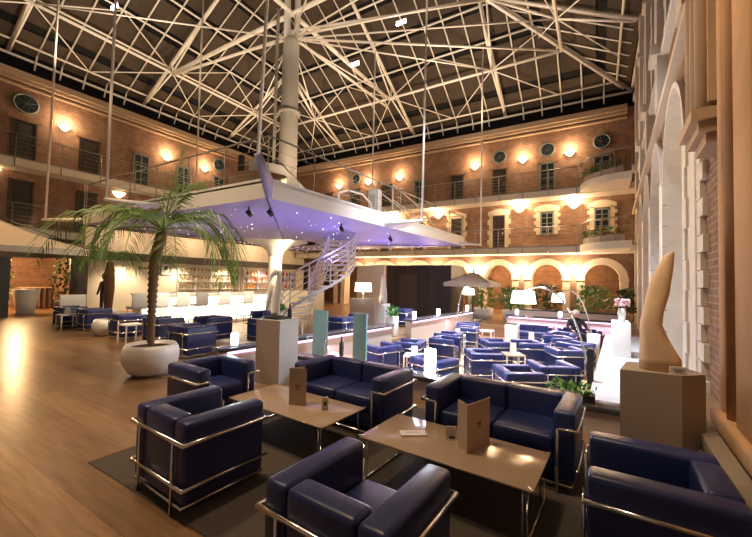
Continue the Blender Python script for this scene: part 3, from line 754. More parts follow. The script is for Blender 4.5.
# ------------------------------------------------------------------ left ground floor: bar wall, doorway room
BX = -19.0
m = MB(); m.poly([(BX, 6.95, 0), (BX, 20.6, 0), (BX, 20.6, 3.75), (BX, 6.95, 3.75)]); m.box((BX - .2, 6.9, 1.87), (.4, .12, 3.75)); struct('wall_bar', m, PLASTER)
m = MB(); m.box((BX + .05, 5.55, 2.52), (.3, 2.7, .42)); struct('beam_doorway', m, DARKWOOD)
m = MB(); m.box((BX + .22, 13.0, 2.52), (.42, 15.6, .36)); struct('beam_bar', m, DARKWOOD)
m = MB(); m.box((BX, 4.3, 1.3), (.5, .35, 2.75)); m.box((BX + .05, 3.3, 1.4), (.3, 1.9, 2.8)); struct('wall_left_pier', m, DARK)
m = MB(); m.poly([(-24.5, 2, 0), (-24.5, 9, 0), (-24.5, 9, 3), (-24.5, 2, 3)]); struct('wall_side_room', m, BRY)
m = MB(); m.box((-22, 5.6, 2.9), (5.5, 7, .1)); struct('ceiling_side_room', m, PLASTER)
m = MB(); m.box((-21.8, 7.4, 1.4), (5.4, .1, 2.8)); struct('wall_side_room_right', m, BRX)
m = MB(); m.box((BX + .12, 6.62, 1.2), (.1, .62, 2.4)); struct('door_dark_leaf', m, DARKWOOD)
point('side_room_light', (-21.5, 5.4, 2.4), 280, WARM, .15); point('side_room_light', (-23.5, 4.2, 2.2), 60, WARM, .1)
point('bar_ceiling_light', (BX + 1.0, 8.5, 3.6), 30, WARM2, .1); point('bar_ceiling_light', (BX + 1.0, 11.5, 3.6), 40, WARM2, .1); point('bar_ceiling_light', (BX + 1.0, 15.5, 3.6), 40, WARM2, .1)
for y in (8.3, 10.8, 13.4, 16.2): spot('bar_downlight', (BX + .75, y, 2.28), (BX + .15, y, .6), 150, (1, .82, .58), 120, .8, .06)
# lettering strip (illegible at this distance) and framed notice
m = MB()
for k in range(11):
    y = 9.05 + k * .125; m.box((BX + .03, y, 2.02), (.03, .075, .13 if k in (0, 4, 8) else .09))
o = m.obj('wall_lettering', mat('grey_letters', (.16, .13, .10), .5)); tag(o, 'small row of grey lettering on the beige bar wall', 'sign')
t = thing('framed_notice', 'small framed white notice on beige bar wall behind palm trunk', 'picture', (BX + .03, 10.3, 1.75)); MB().box((0, 0, .26), (.03, .5, .62)).obj('frame', DARKWOOD, t); MB().box((.02, 0, .26), (.02, .44, .55)).obj('paper', CARDW, t); MB().box((.035, 0, .32), (.01, .16, .2)).obj('print', INK, t)
# bar counter
t = thing('bar_counter', 'long backlit white bar counter with glowing front below bottle shelves', 'bar', (-12.0, 8.4, 0))
MB().box((0, 0, .53), (.5, 5.4, 1.02)).obj('counter_body', PLASTER, t); MB().box((.27, 0, .55), (.04, 5.3, .86)).obj('glowing_front', BARGLOW, t); MB().box((.05, 0, 1.08), (.75, 5.5, .06), bev=.01).obj('worktop', WHITE, t)
o = MB().box((0, 0, .56), (.5, 3.0, 1.12)).obj('bar_end_counter', mat('cream_lacquer', (.78, .68, .48), .4), None, (-11.9, 12.65, 0)); tag(o, 'plain cream counter block at right end of glowing bar, left of white column', 'counter')
spot('bar_fill', (-9.2, 9.5, 2.95), (-11.5, 8.9, .6), 220, (1, .86, .6), 140, .8, .1); spot('bar_fill', (-9.2, 6.5, 2.95), (-11.4, 6.6, .7), 300, (1, .86, .6), 140, .8, .1); spot('bar_fill', (-10.6, 12.2, 2.9), (-11.7, 12.6, .7), 120, (1, .86, .6), 120, .8, .1)  # added fill spots aimed at the stools and counter, no fittings
# back-bar shelves, bottles and glasses
for nm, lb, ya, yb in (('bottle_shelf', 'wall shelf unit full of coloured bottles on bar wall right of glasses', 15.0, 19.6), ('glass_shelf', 'wall shelf unit of stemmed glasses on bar wall behind counter', 10.9, 14.7)):
    t = thing(nm, lb, 'shelf', (BX + .16, (ya + yb) / 2, 0))
    for z in (1.0, 1.42, 1.84): MB().box((0, 0, z), (.28, yb - ya, .03)).obj('shelf_board', WHITE, t)
    for k in range(5): MB().box((-.05, -(yb - ya) / 2 + (yb - ya) * k / 4, 1.5), (.2, .04, 1.3)).obj('upright', WHITE, t)
bm_ = [MB().lathe((0, 0, 0), [(.001, 0), (.045, .0), (.045, .19), (.017, .24), (.015, .32), (.001, .32)], 10).mesh('bottle', BOT[k]) for k in range(5)]
BN = ['red', 'orange', 'violet', 'dark', 'pink']
for r_, z in enumerate((1.0155, 1.4355, 1.8555)):
    for k in range(14):
        b = random.randrange(5); y = 15.25 + k * .31 + random.uniform(-.04, .04)
        o = bpy.data.objects.new('bottle', bm_[b]); COL.objects.link(o); o.location = (BX + .18, y, z); s_ = random.uniform(1.0, 1.2); o.scale = (1.3, 1.3, s_ * .95)
        tag(o, '%s bottle on the %s shelf of bottles behind the bar' % (BN[b], ('bottom', 'middle', 'top')[r_]), 'bottle', '%s bottles on the %s bar shelf' % (BN[b], ('bottom', 'middle', 'top')[r_]))
gm = MB().lathe((0, 0, 0), [(.035, 0), (.006, .01), (.006, .10), (.04, .13), (.05, .2), (.042, .24)], 10).mesh('wine_glass', GLASSB)
for r_, z in enumerate((1.0155, 1.4355, 1.8555)):
    for k in range(16):
        o = bpy.data.objects.new('wine_glass', gm); COL.objects.link(o); o.location = (BX + .18, 11.15 + k * .22, z); o.scale = (1.4, 1.4, 1.2)
        tag(o, 'stemmed glass on the %s glass shelf behind the bar' % ('bottom', 'middle', 'top')[r_], 'glass', 'glasses on the %s bar shelf' % ('bottom', 'middle', 'top')[r_])
# bar stools
def b_stool(mm):
    def f():
        t = thing('bar_stool', '', 'stool')
        MB().box((0, 0, .74), (.40, .40, .07), bev=.02).obj('seat', mm, t); MB().box((.19, 0, .95), (.05, .42, .42), bev=.015).obj('backrest', mm, t)
        for a in (-1, 1):
            for b in (-1, 1): MB().tube([(a * .15, b * .15, .71), (a * .21, b * .21, 0)], .014, 6).obj('leg', STEEL, t)
        MB().tube([(.2, .19, .25), (-.19, .19, .25), (-.19, -.19, .25), (.2, -.19, .25)], .01, 6, closed=True).obj('footrest', STEEL, t)
        return t
    return f
kw, kg = Kit(b_stool(WHITE)), Kit(b_stool(mat('grey_stool_leather', (.30, .28, .26), .5)))
for k_, lb, y in ((kg, 'grey backed bar stool at left end of the glowing bar', 5.35), (kw, 'white backed bar stool just left of the palm trunk', 5.95), (kw, 'white backed bar stool hidden partly by the palm trunk', 6.6), (kg, 'grey backed bar stool just right of palm trunk', 7.25), (kw, 'white bar stool at middle of glowing bar, right of grey stool', 8.1), (kw, 'white bar stool at glowing bar, fourth white one from left', 9.1), (kw, 'white bar stool at right end of the glowing bar front', 10.2)):
    k_.place(lb, (-11.28, y, 0), 0, 'bar stools')

# ------------------------------------------------------------------ low walls round the lounge
def lowwall(label, a, b, w=.32, top=.5, base=PZ, led=True, lower_side=1):
    a, b = Vector((*a, 0)), Vector((*b, 0)); d = b - a; L = d.length; rz = math.atan2(d.y, d.x)
    t = thing('planter_wall', label, 'low wall', (a + b) / 2, rz)
    MB().box((0, 0, (top + base) / 2 - .03), (L - .1, w - .1, top - base - .05)).obj('wall_body', WALLT, t)
    MB().box((0, 0, top - .03), (L, w, .06), bev=.008).obj('stone_cap', WALLCAP, t)
    if led: MB().box((0, -lower_side * (w / 2 - .035), top - .085), (L - .25, .03, .04)).obj('led_strip', LEDP, t)
    return t
lowwall('low taupe wall with dark cap and pink light strip beside left pedestal', (-5.3, 3.75), (-4.85, 8.7))
lowwall('low taupe wall with pink light strip beyond lounge steps by brown panelled box', (-4.95, 10.0), (-4.6, 15.3))
lowwall('low pink-lit wall across far end of the sunken lounge', (-3.1, 14.95), (.9, 14.95), top=.45)
t = lowwall('dark capped low ledge behind nearest sofa and stone pedestal', (-4.6, 4.85), (.95, 4.85), w=.3, top=.33, led=False)
st_ = thing('lounge_steps', 'short tan wooden steps into sunken lounge between two low walls', 'steps', (-4.95, 9.35, 0))
for k in range(3): MB().box((.15 + .28 * k, 0, -.075 - .075 * k - .075 + .0), (.28, 1.2, .15 - .0 + .15 * (2 - k) * 0)).obj('step', TABLETOP, st_)
area('pink_led', (-4.75, 6.2, .38), .06, 32, (1, .55, .85), (-4.2, 6.2, -.4), 4.0)
area('pink_led', (-4.55, 12.6, .38), .06, 36, (1, .55, .85), (-4.1, 12.6, -.4), 4.5)
area('pink_led', (-1.1, 14.72, .33), 3.6, 36, (1, .55, .85), (-1.1, 14.3, -.3), .06)

# ------------------------------------------------------------------ seating
TZ = .5
def b_seat(W, seats):
    D = .70
    def f():
        t = thing('lounge_sofa' if seats > 1 else 'lounge_armchair', '', 'sofa' if seats > 1 else 'armchair')
        hw, hd, a = W / 2, D / 2, .155
        i = .018
        for sg in (-1, 1):
            MB().box((sg * (hw - i - a / 2), 0, .355), (a, D - 2 * i, .56), bev=.032, seg=3).obj('armrest', LEATHER, t)
        iw = W - 2 * i - 2 * a
        for k in range(seats):
            w1 = iw / seats; xc = -iw / 2 + w1 * (k + .5)
            MB().box((xc, -hd + i + a / 2, .355), (w1 - .006, a, .56), bev=.032, seg=3).obj('backrest', LEATHER, t)
            MB().box((xc, a / 2, .335), (w1 - .006, D - 2 * i - a - .01, .17), bev=.035, seg=3).obj('seat_cushion', LEATHER, t)
        MB().box((0, a / 2, .185), (iw, D - 2 * i - a - .03, .13), bev=.02).obj('seat_base', LEATHER, t)
        # chrome frame
        r = .0105; ins = .14
        for z in (TZ, .2):
            pts = [(-hw + (ins if z == TZ else 0), hd, z), (-hw, hd, z), (-hw, -hd, z), (hw, -hd, z), (hw, hd, z), (hw - (ins if z == TZ else 0), hd, z)]
            MB().tube(pts, r, 8).obj('frame_rail', CHROME, t)
        MB().tube([(-hw + .04, hd - .02, .062), (hw - .04, hd - .02, .062), (hw - .04, -hd + .02, .062), (-hw + .04, -hd + .02, .062)], .009, 6, closed=True).obj('base_rail', CHROME, t)
        for sx in (-1, 1):
            MB().tube([(sx * (hw - ins), hd, 0), (sx * (hw - ins), hd, TZ)], r, 8).obj('leg', CHROME, t)
            MB().tube([(sx * (hw - ins), -hd, 0), (sx * (hw - ins), -hd, TZ)], r, 8).obj('leg', CHROME, t)
        return t
    return f
R = math.radians
kc, ks = Kit(b_seat(.775, 1)), Kit(b_seat(1.34, 2))
G1 = 'navy armchairs of the front seating group'
kc.place('navy leather armchair with its chrome-railed back to us at left edge of dark rug', (-2.75, 1.83, .0068), R(-3), G1)
kc.place('navy leather armchair beyond the left low table, beside the left pedestal', (-3.95, 2.75, .0068), -PI / 2 + R(-3), G1)
kc.place('navy leather armchair cut by bottom edge of picture, back to us before right low table', (-1.06, 1.63, .0068), R(-3), G1)
kc.place('dark navy armchair at bottom right corner by stone wall, open side facing left', (.28, 2.66, .0068), PI / 2, G1)
ks.place('navy two-seat sofa behind right low table, backing on the lounge ledge', (-.79, 3.65, .0068), PI + R(-3), 'navy two-seat sofas')
ks.place('navy two-seat sofa behind left low table, right of grey pedestal', (-2.50, 3.60, .0068), PI + R(-3), 'navy two-seat sofas')
R = math.radians
G2 = 'blue armchairs in the sunken lounge'
for lb, x, y, rz in (
    ('blue lounge armchair right behind right sofa, back towards its cushions', -1.2, 6.75, R(-58)),
    ('blue lounge armchair left of slim black post at lounge right side', -.74, 7.6, R(32)),
    ('blue lounge armchair in second row, left of tan table with card', -2.15, 8.05, R(-58)),
    ('blue lounge armchair just behind gap between two front sofas', -2.75, 6.75, R(-20)),
    ('blue lounge armchair behind the tan table, open side showing', -2.3, 9.75, R(-55)),
    ('blue lounge armchair right of tan table carrying tall white card', -1.55, 10.1, R(120)),
    ('blue lounge armchair beyond the black post, partly behind another armchair', -.65, 9.6, R(32)),
    ('blue lounge armchair right of second tan table in middle of lounge', -.95, 11.6, R(120)),
    ('blue lounge armchair seen from behind next to white side table', -4.0, 8.25, R(100)),
    ('blue lounge armchair just right of teal glass panel', -4.3, 7.35, R(70)),
    ('blue lounge armchair with chrome legs standing mid-lounge on bare floor', -3.75, 10.3, R(90)),
    ('blue lounge armchair near lounge steps behind the teal glass panels', -3.5, 9.35, R(-90)),
    ('blue lounge armchair against far pink-lit wall end by white pot', -3.75, 12.1, R(95)),
    ('blue lounge armchair close under pink-lit wall by brown box', -4.1, 13.3, R(-90)),
    ('blue lounge armchair in front of seated white-haired person', -.95, 12.72, R(175)),
    ('blue lounge armchair beside bright white flower table', -.5, 10.72, R(60)),
):
    kc.place(lb, (x, y, PZ), rz, G2)
ks.place('blue two-seat sofa before far low wall, left of white-haired person', (-2.0, 14.2, PZ), PI, 'blue two-seat sofas in the sunken lounge')
ks.place('blue two-seat sofa at far right of lounge holding the white-haired person', (-.55, 14.25, PZ), PI, 'blue two-seat sofas in the sunken lounge')
G3 = 'navy armchairs along the bar'
for lb, x, y, rz in (
    ('navy armchair farthest left in bar row, by the lit doorway', -14.3, 4.85, R(0)),
    ('navy armchair second in bar row, behind small round white pot', -13.0, 5.0, R(0)),
    ('navy armchair right of small round white pot in bar row', -10.6, 4.85, R(0)),
    ('navy armchair behind trunk of big palm, back to the walkway', -9.2, 5.0, R(0)),
    ('navy armchair between big palm pot and low wall with lamp', -7.35, 4.6, R(0)),
    ('navy armchair behind glowing cube lamp on low wall', -7.3, 6.6, R(90)),
    ('small far navy armchair left of grey pedestal near bar end', -8.9, 8.0, R(180)),
    ('navy armchair beyond the palm facing the bar stools', -8.6, 5.95, R(180)),
):
    kc.place(lb, (x, y, 0), rz, G3)
ks.place('far blue sofa seen between the two teal glass panels', (-6.2, 8.6, 0), PI / 2, 'upper level sofas')
kc.place('far blue armchair behind low wall in front of brown box', (-6.3, 12.2, 0), PI / 2, 'upper level armchairs')
o = MB().box((0, 0, .003), (4.35, 2.95, .006)).obj('rug', RUGM, None, (-1.65, 2.95, .0005)); tag(o, 'dark charcoal rug under the front seating group', 'rug')

# tables
def b_table():
    t = thing('low_table', '', 'table')
    L, D, H = 1.35, .64, .355
    MB().box((0, 0, H), (L, D, .014), bev=.004).obj('tabletop', TABLETOP, t)
    for sx in (-1, 1):
        for k in (0, .028):
            x = sx * (L / 2 - .04 - k)
            if k == 0: MB().tube([(x, -D / 2 + .03, .01), (x, D / 2 - .03, .01), (x, D / 2 - .03, H - .012), (x, -D / 2 + .03, H - .012)], .008, 8, closed=True).obj('leg_frame', CHROME, t)
            else:
                for sy in (-1, 1): MB().tube([(x, sy * (D / 2 - .03), 0), (x, sy * (D / 2 - .03), H - .01)], .007, 6).obj('leg', CHROME, t)
        for sy in (-1, 1): MB().box((sx * (L / 2 - .02), sy * (D / 2 - .02), H + .009), (.06, .012, .01), rz=sx * sy * PI / 4).obj('corner_clip', CHROME, t)
    return t
kt = Kit(b_table)
kt.place('low glossy brown table at right carrying folded menu and flat leaflet', (-1.0, 2.83, .0068), R(-3), 'front low tables')
kt.place('low glossy brown table at left carrying single upright menu card', (-2.70, 2.85, .0068), R(-3), 'front low tables')
HT = .3695
def menu(label, p, pts, h):
    t = thing('menu_card', label, 'menu', (*p, HT))
    for a, b in zip(pts, pts[1:]):
        a, b = Vector((*a, 0)), Vector((*b, 0)); d = (b - a); n_ = Vector((-d.y, d.x, 0)).normalized() * .004
        pn_ = MB().prism([a, b, b + Vector((0, 0, h)), a + Vector((0, 0, h))], n_).obj('panel', CARD, t)
    a, b = [Vector((*q, 0)) for q in pts[-2:]]; c = (a + b) / 2; d = (b - a).normalized(); n_ = Vector((d.y, -d.x, 0)); m = MB()
    for s_ in (-.016, .016): m.box(c + d * s_ + n_ * .003 + Vector((0, 0, h * .52)), (.008, .002, .034), rz=math.atan2(d.y, d.x))
    m.box(c + n_ * .003 + Vector((0, 0, h * .52)), (.03, .002, .006), rz=math.atan2(d.y, d.x)); m.box(c + n_ * .003 + Vector((0, 0, h * .44)), (.04, .002, .004), rz=math.atan2(d.y, d.x))
    m.obj('printed_mark', INK, pn_)
menu('tall folded two-panel menu card standing on right low table', (-.84, 2.74), [(-.11, .10), (0, 0), (.09, .30)], .36)
menu('tall brown menu card standing on left low table', (-2.62, 2.80), [(-.02, .12), (-.08, -.04), (.09, .03)], .37)
t = thing('table_tent', 'small clear stand with white card on right table beside folded menu', 'card stand', (-1.02, 2.9, HT)); MB().box((0, 0, .055), (.1, .012, .11), rz=.5).obj('acrylic_panel', CLEAR, t); MB().box((-.01, .018, .06), (.085, .004, .09), rz=.5).obj('card', CARDW, t); MB().box((.008, -.012, .028), (.05, .003, .02), rz=.5).obj('dark_print', INK, t)
t = thing('table_tent', 'small white card stand on left table near its right end', 'card stand', (-2.31, 2.86, HT)); MB().box((0, 0, .06), (.012, .07, .12), rz=-.4).obj('card', CARDW, t); MB().box((.008, -.004, .06), (.004, .03, .04), rz=-.4).obj('dark_print', INK, t)
t = thing('leaflet', 'flat white leaflet lying on left part of right table', 'leaflet', (-1.33, 2.83, HT), .62); MB().box((0, 0, .006), (.22, .10, .012)).obj('cover', CARDW, t); MB().box((0, .01, .0125), (.12, .02, .001)).obj('printed_line', mat('pale_print', (.5, .42, .36), .6), t)

# small white side tables of the lounge and bar
def b_side(top):
    def f():
        t = thing('side_table', '', 'table')
        MB().box((0, 0, .44), (.45, .45, .03)).obj('tabletop', top, t)
        for a in (-1, 1):
            for b in (-1, 1): MB().box((a * .205, b * .205, .215), (.03, .03, .43)).obj('leg', WHITE, t)
        return t
    return f
kw2, kb2 = Kit(b_side(WHITE)), Kit(b_side(TABLETOP))
kw2.place('small white side table right of teal panel in lounge', (-3.55, 7.55, PZ), .3, 'white side tables')
kw2.place('small white side table beside blue armchair under far pink-lit wall', (-3.8, 11.25, PZ), .2, 'white side tables')
kw2.place('small white side table alone on bare floor by far passage', (-3.35, 13.0, PZ), 0, 'white side tables')
kw2.place('small white side table at far left armchair of bar row', (-13.62, 4.55, 0), 0, 'white side tables')
kw2.place('small white side table between bar-row armchairs right of round pot', (-9.9, 4.6, 0), 0, 'white side tables')
kb2.place('tan topped side table with tall white card in middle of lounge', (-1.72, 9.1, PZ), .5, 'tan side tables')
kb2.place('tan topped side table farther back in lounge with second white card', (-1.65, 11.35, PZ), .5, 'tan side tables')
kb2.place('brown topped side table behind low wall left of grey pedestal', (-7.4, 7.6, 0), 0, 'tan side tables')
def card(label, loc, rz=0., h=.2):
    o = MB().prism([(-.07, -.04, 0), (.07, -.04, 0), (.07, 0, h), (-.07, 0, h)], (0, .004, 0)); o.prism([(-.07, .04, 0), (.07, .04, 0), (.07, .004, h), (-.07, .004, h)], (0, -.004, 0)); o = o.obj('tent_card', CARDW, None, loc, rz); tag(o, label, 'card')
card('white tent card on tan table in middle of lounge', (-1.72, 9.1, PZ + .456), .5, .26)
card('white tent card on tan table farther back in lounge', (-1.65, 11.35, PZ + .456), .5, .26)
card('white tent card on white side table right of teal panel', (-3.55, 7.55, PZ + .456), .6, .2)
card('white tent card on white side table under far pink-lit wall', (-3.8, 11.25, PZ + .456), .6, .2)
card('white tent card on far left bar-row side table', (-13.62, 4.55, .456), .6, .2)

# glowing lamps on the low walls
def b_cube():
    t = thing('table_lamp', '', 'lamp')
    MB().lathe((0, 0, 0), [(.001, .02), (.055, .02), (.06, .05), (.06, .2), (.05, .22), (.001, .22)], 16).obj('lamp_glass', GLOWW, t)
    MB().lathe((0, 0, 0), [(.001, 0), (.065, 0), (.065, .02), (.001, .02)], 16).obj('base', CHROME, t)
    point('lamp_light', (0, 0, .34), 12, COOL, .05, t)
    return t
kl = Kit(b_cube)
for lb, p in (('glowing white lamp on near end of left low wall', (-5.25, 4.05, .5)), ('glowing white lamp on low wall just right of grey pedestal', (-5.05, 5.9, .5)), ('glowing white lamp on low wall behind teal panels', (-4.95, 7.6, .5)),
              ('glowing white lamp on far low wall near its left end', (-4.92, 10.4, .5)), ('glowing white lamp on far low wall before brown box', (-4.8, 12.1, .5)), ('glowing white lamp at far end of left low wall by arc lamp', (-4.65, 14.9, .5)),
              ('glowing white lamp on far cross wall, left one', (-2.7, 14.95, .45)), ('glowing white lamp on far cross wall, right one', (-1.2, 14.95, .45))):
    kl.place(lb, p, 0, 'glowing wall lamps')
t = thing('floor_lantern', 'bright glowing white cylinder lantern between the two front sofas', 'lamp', (-2.35, 5.6, PZ))
MB().box((0, 0, .32), (.2, .2, .64), bev=.01).obj('plinth', DARKWOOD, t); MB().lathe((0, 0, 0), [(.001, .64), (.085, .64), (.09, .69), (.09, 1.0), (.001, 1.02)], 16).obj('lamp_glass', mat('very_bright_glass', (.9, .9, .9), .4, emit=(.85, .92, 1), es=16), t); point('lantern_light', (0, 0, 1.25), 45, COOL, .08, t)

# arc floor lamps
def arclamp(label, base, top, shade_c, w, h, pot):
    t = thing('arc_floor_lamp', label, 'lamp', base); b = Vector(base)
    if pot: MB().lathe((0, 0, 0), [(.001, 0), (.16, 0), (.17, .7), (.14, .7), (.14, .66), (.001, .66)], 20).obj('base', POTW, t)
    else: MB().lathe((0, 0, 0), [(.001, 0), (.2, 0), (.2, .05), (.001, .05)], 20).obj('base', CHROME, t)
    S_ = Vector(shade_c) - b; pts = []
    p0 = Vector((0, 0, .05)); p3 = S_ + Vector((0, 0, h / 2)); p1 = Vector((S_.x * .08, S_.y * .08, S_.z * .72)); p2 = Vector((S_.x * .42, S_.y * .42, p3.z + top))
    for i in range(25):
        s = i / 24; pts.append(p0 * (1 - s) ** 3 + p1 * 3 * s * (1 - s) ** 2 + p2 * 3 * s * s * (1 - s) + p3 * s ** 3)
    MB().tube(pts, .018, 8).obj('arc_stem', CHROME, t)
    MB().lathe(S_, [(w * .42, h / 2), (w / 2, -h / 2)], 28).obj('lamp_shade', SHADE, t); point('lamp_light', S_ - Vector((0, 0, h * .1)), 40, (1, .86, .68), .06, t)
arclamp('arc floor lamp with large white shade nearest, stem crossing the right lounge', (-.1, 7.75, PZ), .42, (-1.33, 8.05, 1.38), .50, .25, False)
arclamp('arc floor lamp rising from white cylinder pot, smaller shade farther right', (-.12, 12.4, PZ), .42, (-.93, 11.0, 1.30), .34, .22, True)
arclamp('arc floor lamp by far low wall in front of white parasol', (-4.45, 13.0, PZ), .35, (-4.0, 13.0, 1.34), .42, .22, False)
o = MB().box((0, 0, .5), (.10, .10, 1.0)).obj('slim_post', DARK, None, (-.12, 7.45, PZ)); tag(o, 'slim black post standing by right side of lounge next to arc lamp stem', 'post')

# teal glass panels with a shelf
t = thing('glass_panel_console', 'pair of frosted teal glass uprights with wooden shelf between, behind left sofa', 'console', (-4.13, 5.5, PZ))
for x, w in ((-.47, .34), (.46, .28)): MB().box((x, 0, .76), (w, .05, 1.5)).obj('glass_panel', TEAL, t)
MB().box((0, .06, .66), (.62, .34, .05)).obj('shelf', TABLETOP, t); MB().tube([(-.30, -.06, .7), (-.30, -.06, 1.0)], .012, 6).obj('handle', CHROME, t)
o = MB().lathe((0, 0, 0), [(.001, 0), (.045, 0), (.045, .22), (.016, .28), (.016, .36), (.001, .36)], 12).obj('bottle', BOT[3], None, (-4.12, 5.55, PZ + .69)); tag(o, 'dark bottle standing on shelf between teal glass panels', 'bottle')

# ------------------------------------------------------------------ pedestals and sculptures
P5 = [(.15, 3.62), (.55, 3.66), (.72, 3.82), (.6, 4.1), (.22, 4.05)]
o = MB().prism([(x, y, 0) for x, y in P5], (0, 0, .97)).obj('stone_pedestal', GREYP); tag(o, 'tall taupe faceted pedestal under honey stone sculpture by right wall', 'pedestal')
lv = [(.97, .29, .575), (1.07, .295, .573), (1.13, .298, .54), (1.23, .30, .49), (1.34, .30, .45), (1.44, .322, .46), (1.52, .335, .48), (1.6, .35, .50), (1.69, .37, .51), (1.76, .395, .52), (1.81, .42, .525), (1.88, .45, .53), (1.92, .47, .533), (1.945, .51, .53)]
rings = []
for z, a, b in lv:
    cx, hw = (a + b) / 2, (b - a) / 2; dp = .13 * (1 - .6 * max(0, (z - 1.3) / .65)); rings.append([Vector((cx + hw * math.copysign(abs(math.cos(q)) ** .7, math.cos(q)), 3.84 + dp * math.copysign(abs(math.sin(q)) ** .7, math.sin(q)), z)) for q in [2 * PI * j / 20 for j in range(20)]])
o = MB().loft(rings).obj('abstract_sculpture', SCULPT); tag(o, 'honey-coloured abstract curved stone sculpture standing on taupe pedestal', 'sculpture')
t = thing('exhibit_label', 'small white exhibit label in front of honey stone sculpture', 'label', (.53, 3.70, .97)); MB().box((0, 0, .03), (.11, .012, .06), rz=.3).obj('card', CARDW, t); m = MB(); m.box((.004, -.01, .038), (.07, .003, .006), rz=.3); m.box((.004, -.01, .024), (.05, .003, .005), rz=.3); m.obj('printed_line', INK, t)
t = thing('display_pedestal', 'square grey pedestal with taupe side under pale bird sculpture', 'pedestal', (-4.46, 4.27, 0), .12); MB().box((0, 0, .5), (.46, .47, 1.0)).obj('body', GREYL, t); MB().box((0, -.241, .5), (.462, .012, 1.0)).obj('front_panel', GREYP, t)['label'] = 'taupe front panel'
t = thing('bird_sculpture', 'slender pale carved bird sculpture on dark base atop grey pedestal', 'sculpture', (-4.5, 4.25, 1.0)); MB().box((0, 0, .02), (.36, .28, .04), bev=.006).obj('base', DARK, t)
bl = [(.04, -.09, .06), (.12, -.10, .07), (.25, -.12, .08), (.35, -.11, .09), (.45, -.06, .10), (.55, -.03, .10), (.65, .0, .09), (.72, .01, .10), (.76, .03, .10)]
MB().loft([[Vector(((a + b) / 2 + (b - a) / 2 * math.cos(q), .05 * (1 - z * .5) * math.sin(q), z)) for q in [2 * PI * j / 14 for j in range(14)]] for z, a, b in bl]).obj('body', BIRDM, t)
MB().tube([(.06, 0, .74), (-.03, 0, .76), (-.12, 0, .70), (-.16, 0, .60)], [.045, .045, .03, .008], 10).obj('head', BIRDM, t)
MB().loft([[Vector((-.10 - .12 * s + w * math.cos(q), .03 * math.sin(q), .55 - .42 * s)) for q in [2 * PI * j / 12 for j in range(12)]] for s, w in ((0, .02), (.3, .05), (.6, .055), (1, .012))]).obj('wing', BIRDM, t)
o = MB().lathe((0, 0, 0), [(.001, 0), (.035, 0), (.035, .14), (.014, .18), (.014, .24), (.001, .24)], 12).obj('bottle', BOT[3], None, (-4.34, 4.4, 1.0)); tag(o, 'small dark bottle beside bird sculpture on grey pedestal', 'bottle')

def foliage(m, c, r, n, ls, mi=0, up_=.3):
    for k in range(n):
        a = random.random() * 2 * PI; rr = random.random() ** .5; zz = random.uniform(-1, 1)
        p = Vector(c) + Vector((r[0] * rr * math.cos(a) * (1 - .35 * max(0, zz)), r[1] * rr * math.sin(a) * (1 - .35 * max(0, zz)), r[2] * zz))
        d = Vector((random.uniform(-1, 1), random.uniform(-1, 1), random.uniform(-.6, .8) + up_)).normalized(); s_ = ls * random.uniform(.6, 1.3)
        w = d.cross(Vector((random.uniform(-1, 1), random.uniform(-1, 1), random.uniform(-1, 1)))).normalized() * s_ * .28
        m.poly([p, p + d * s_ * .5 + w, p + d * s_, p + d * s_ * .5 - w], mi)
t = thing('potted_succulent', 'small green plant in white pot on grey pedestal left of bird', 'plant', (-4.64, 4.45, 1.0)); MB().lathe((0, 0, 0), [(.001, 0), (.05, 0), (.07, .09), (.06, .09), (.001, .08)], 14).obj('pot', POTW, t); m = MB(); foliage(m, (0, 0, .14), (.07, .07, .05), 60, .09, up_=.8); m.obj('leaves', LEAF2, t)
t = thing('ledge_plant', 'small bright green leafy plant on dark ledge behind right sofa arm', 'plant', (-.28, 4.85, .33)); MB().box((0, 0, .04), (.5, .16, .08)).obj('trough', DARK, t); m = MB(); foliage(m, (0, 0, .13), (.27, .11, .055), 130, .075, up_=.3); m.obj('leaves', mat('bright_leaf_green', (.20, .42, .12), .5, noise=.3), t)

# ------------------------------------------------------------------ palms
def frond(L, droop, az, el, n=24, leaflet=.38, spread=1.):
    m = MB(); pts = []
    d = Vector((math.cos(az) * math.cos(el), math.sin(az) * math.cos(el), math.sin(el))); p = Vector((0, 0, 0)); seg = L / n
    for i in range(n + 1):
        pts.append(p.copy()); p = p + d * seg; d = (d + Vector((0, 0, -droop / n * (1.2 + i / n)))).normalized()
    m.tube(pts, [.013 * (1 - .85 * i / n) + .002 for i in range(n + 1)], 5)
    for i in range(3, n + 1):
        s_ = i / n; dd = (pts[i] - pts[i - 1]).normalized(); side = dd.cross(Vector((0, 0, 1)))
        if side.length < .1: side = Vector((1, 0, 0))
        side.normalize(); upv = side.cross(dd)
        ll = leaflet * (.45 + .9 * math.sin(PI * min(1, s_ * .85 + .1))) * random.uniform(.85, 1.1)
        for j in ((0, .5) if i % 2 else (0,)):
            q = pts[i - 1].lerp(pts[i], 1 - j)
            for sg in (-1, 1):
                e = (side * sg * .8 * spread + dd * .75 + upv * random.uniform(-.1, .3)).normalized(); mid = q + e * ll * .55; tip = q + e * ll + Vector((0, 0, -ll * random.uniform(.25, .5)))
                w = dd * .011 + upv * .006
                m.poly([q - w * .6, mid - w, tip, mid + w], 0)
    return m
pot = thing('potted_palm', 'tall feathery palm in big rounded white pot on the wooden floor', 'palm', (-6.45, 3.32, 0))
pb_ = MB().lathe((0, 0, 0), [(.001, 0), (.24, 0), (.33, .06), (.41, .2), (.43, .34), (.41, .45), (.37, .515), (.33, .50), (.31, .45), (.001, .45)], 32).obj('pot', POTW, pot)
MB().lathe((0, 0, 0), [(.001, .46), (.32, .46)], 24).obj('soil', SOIL, pb_)
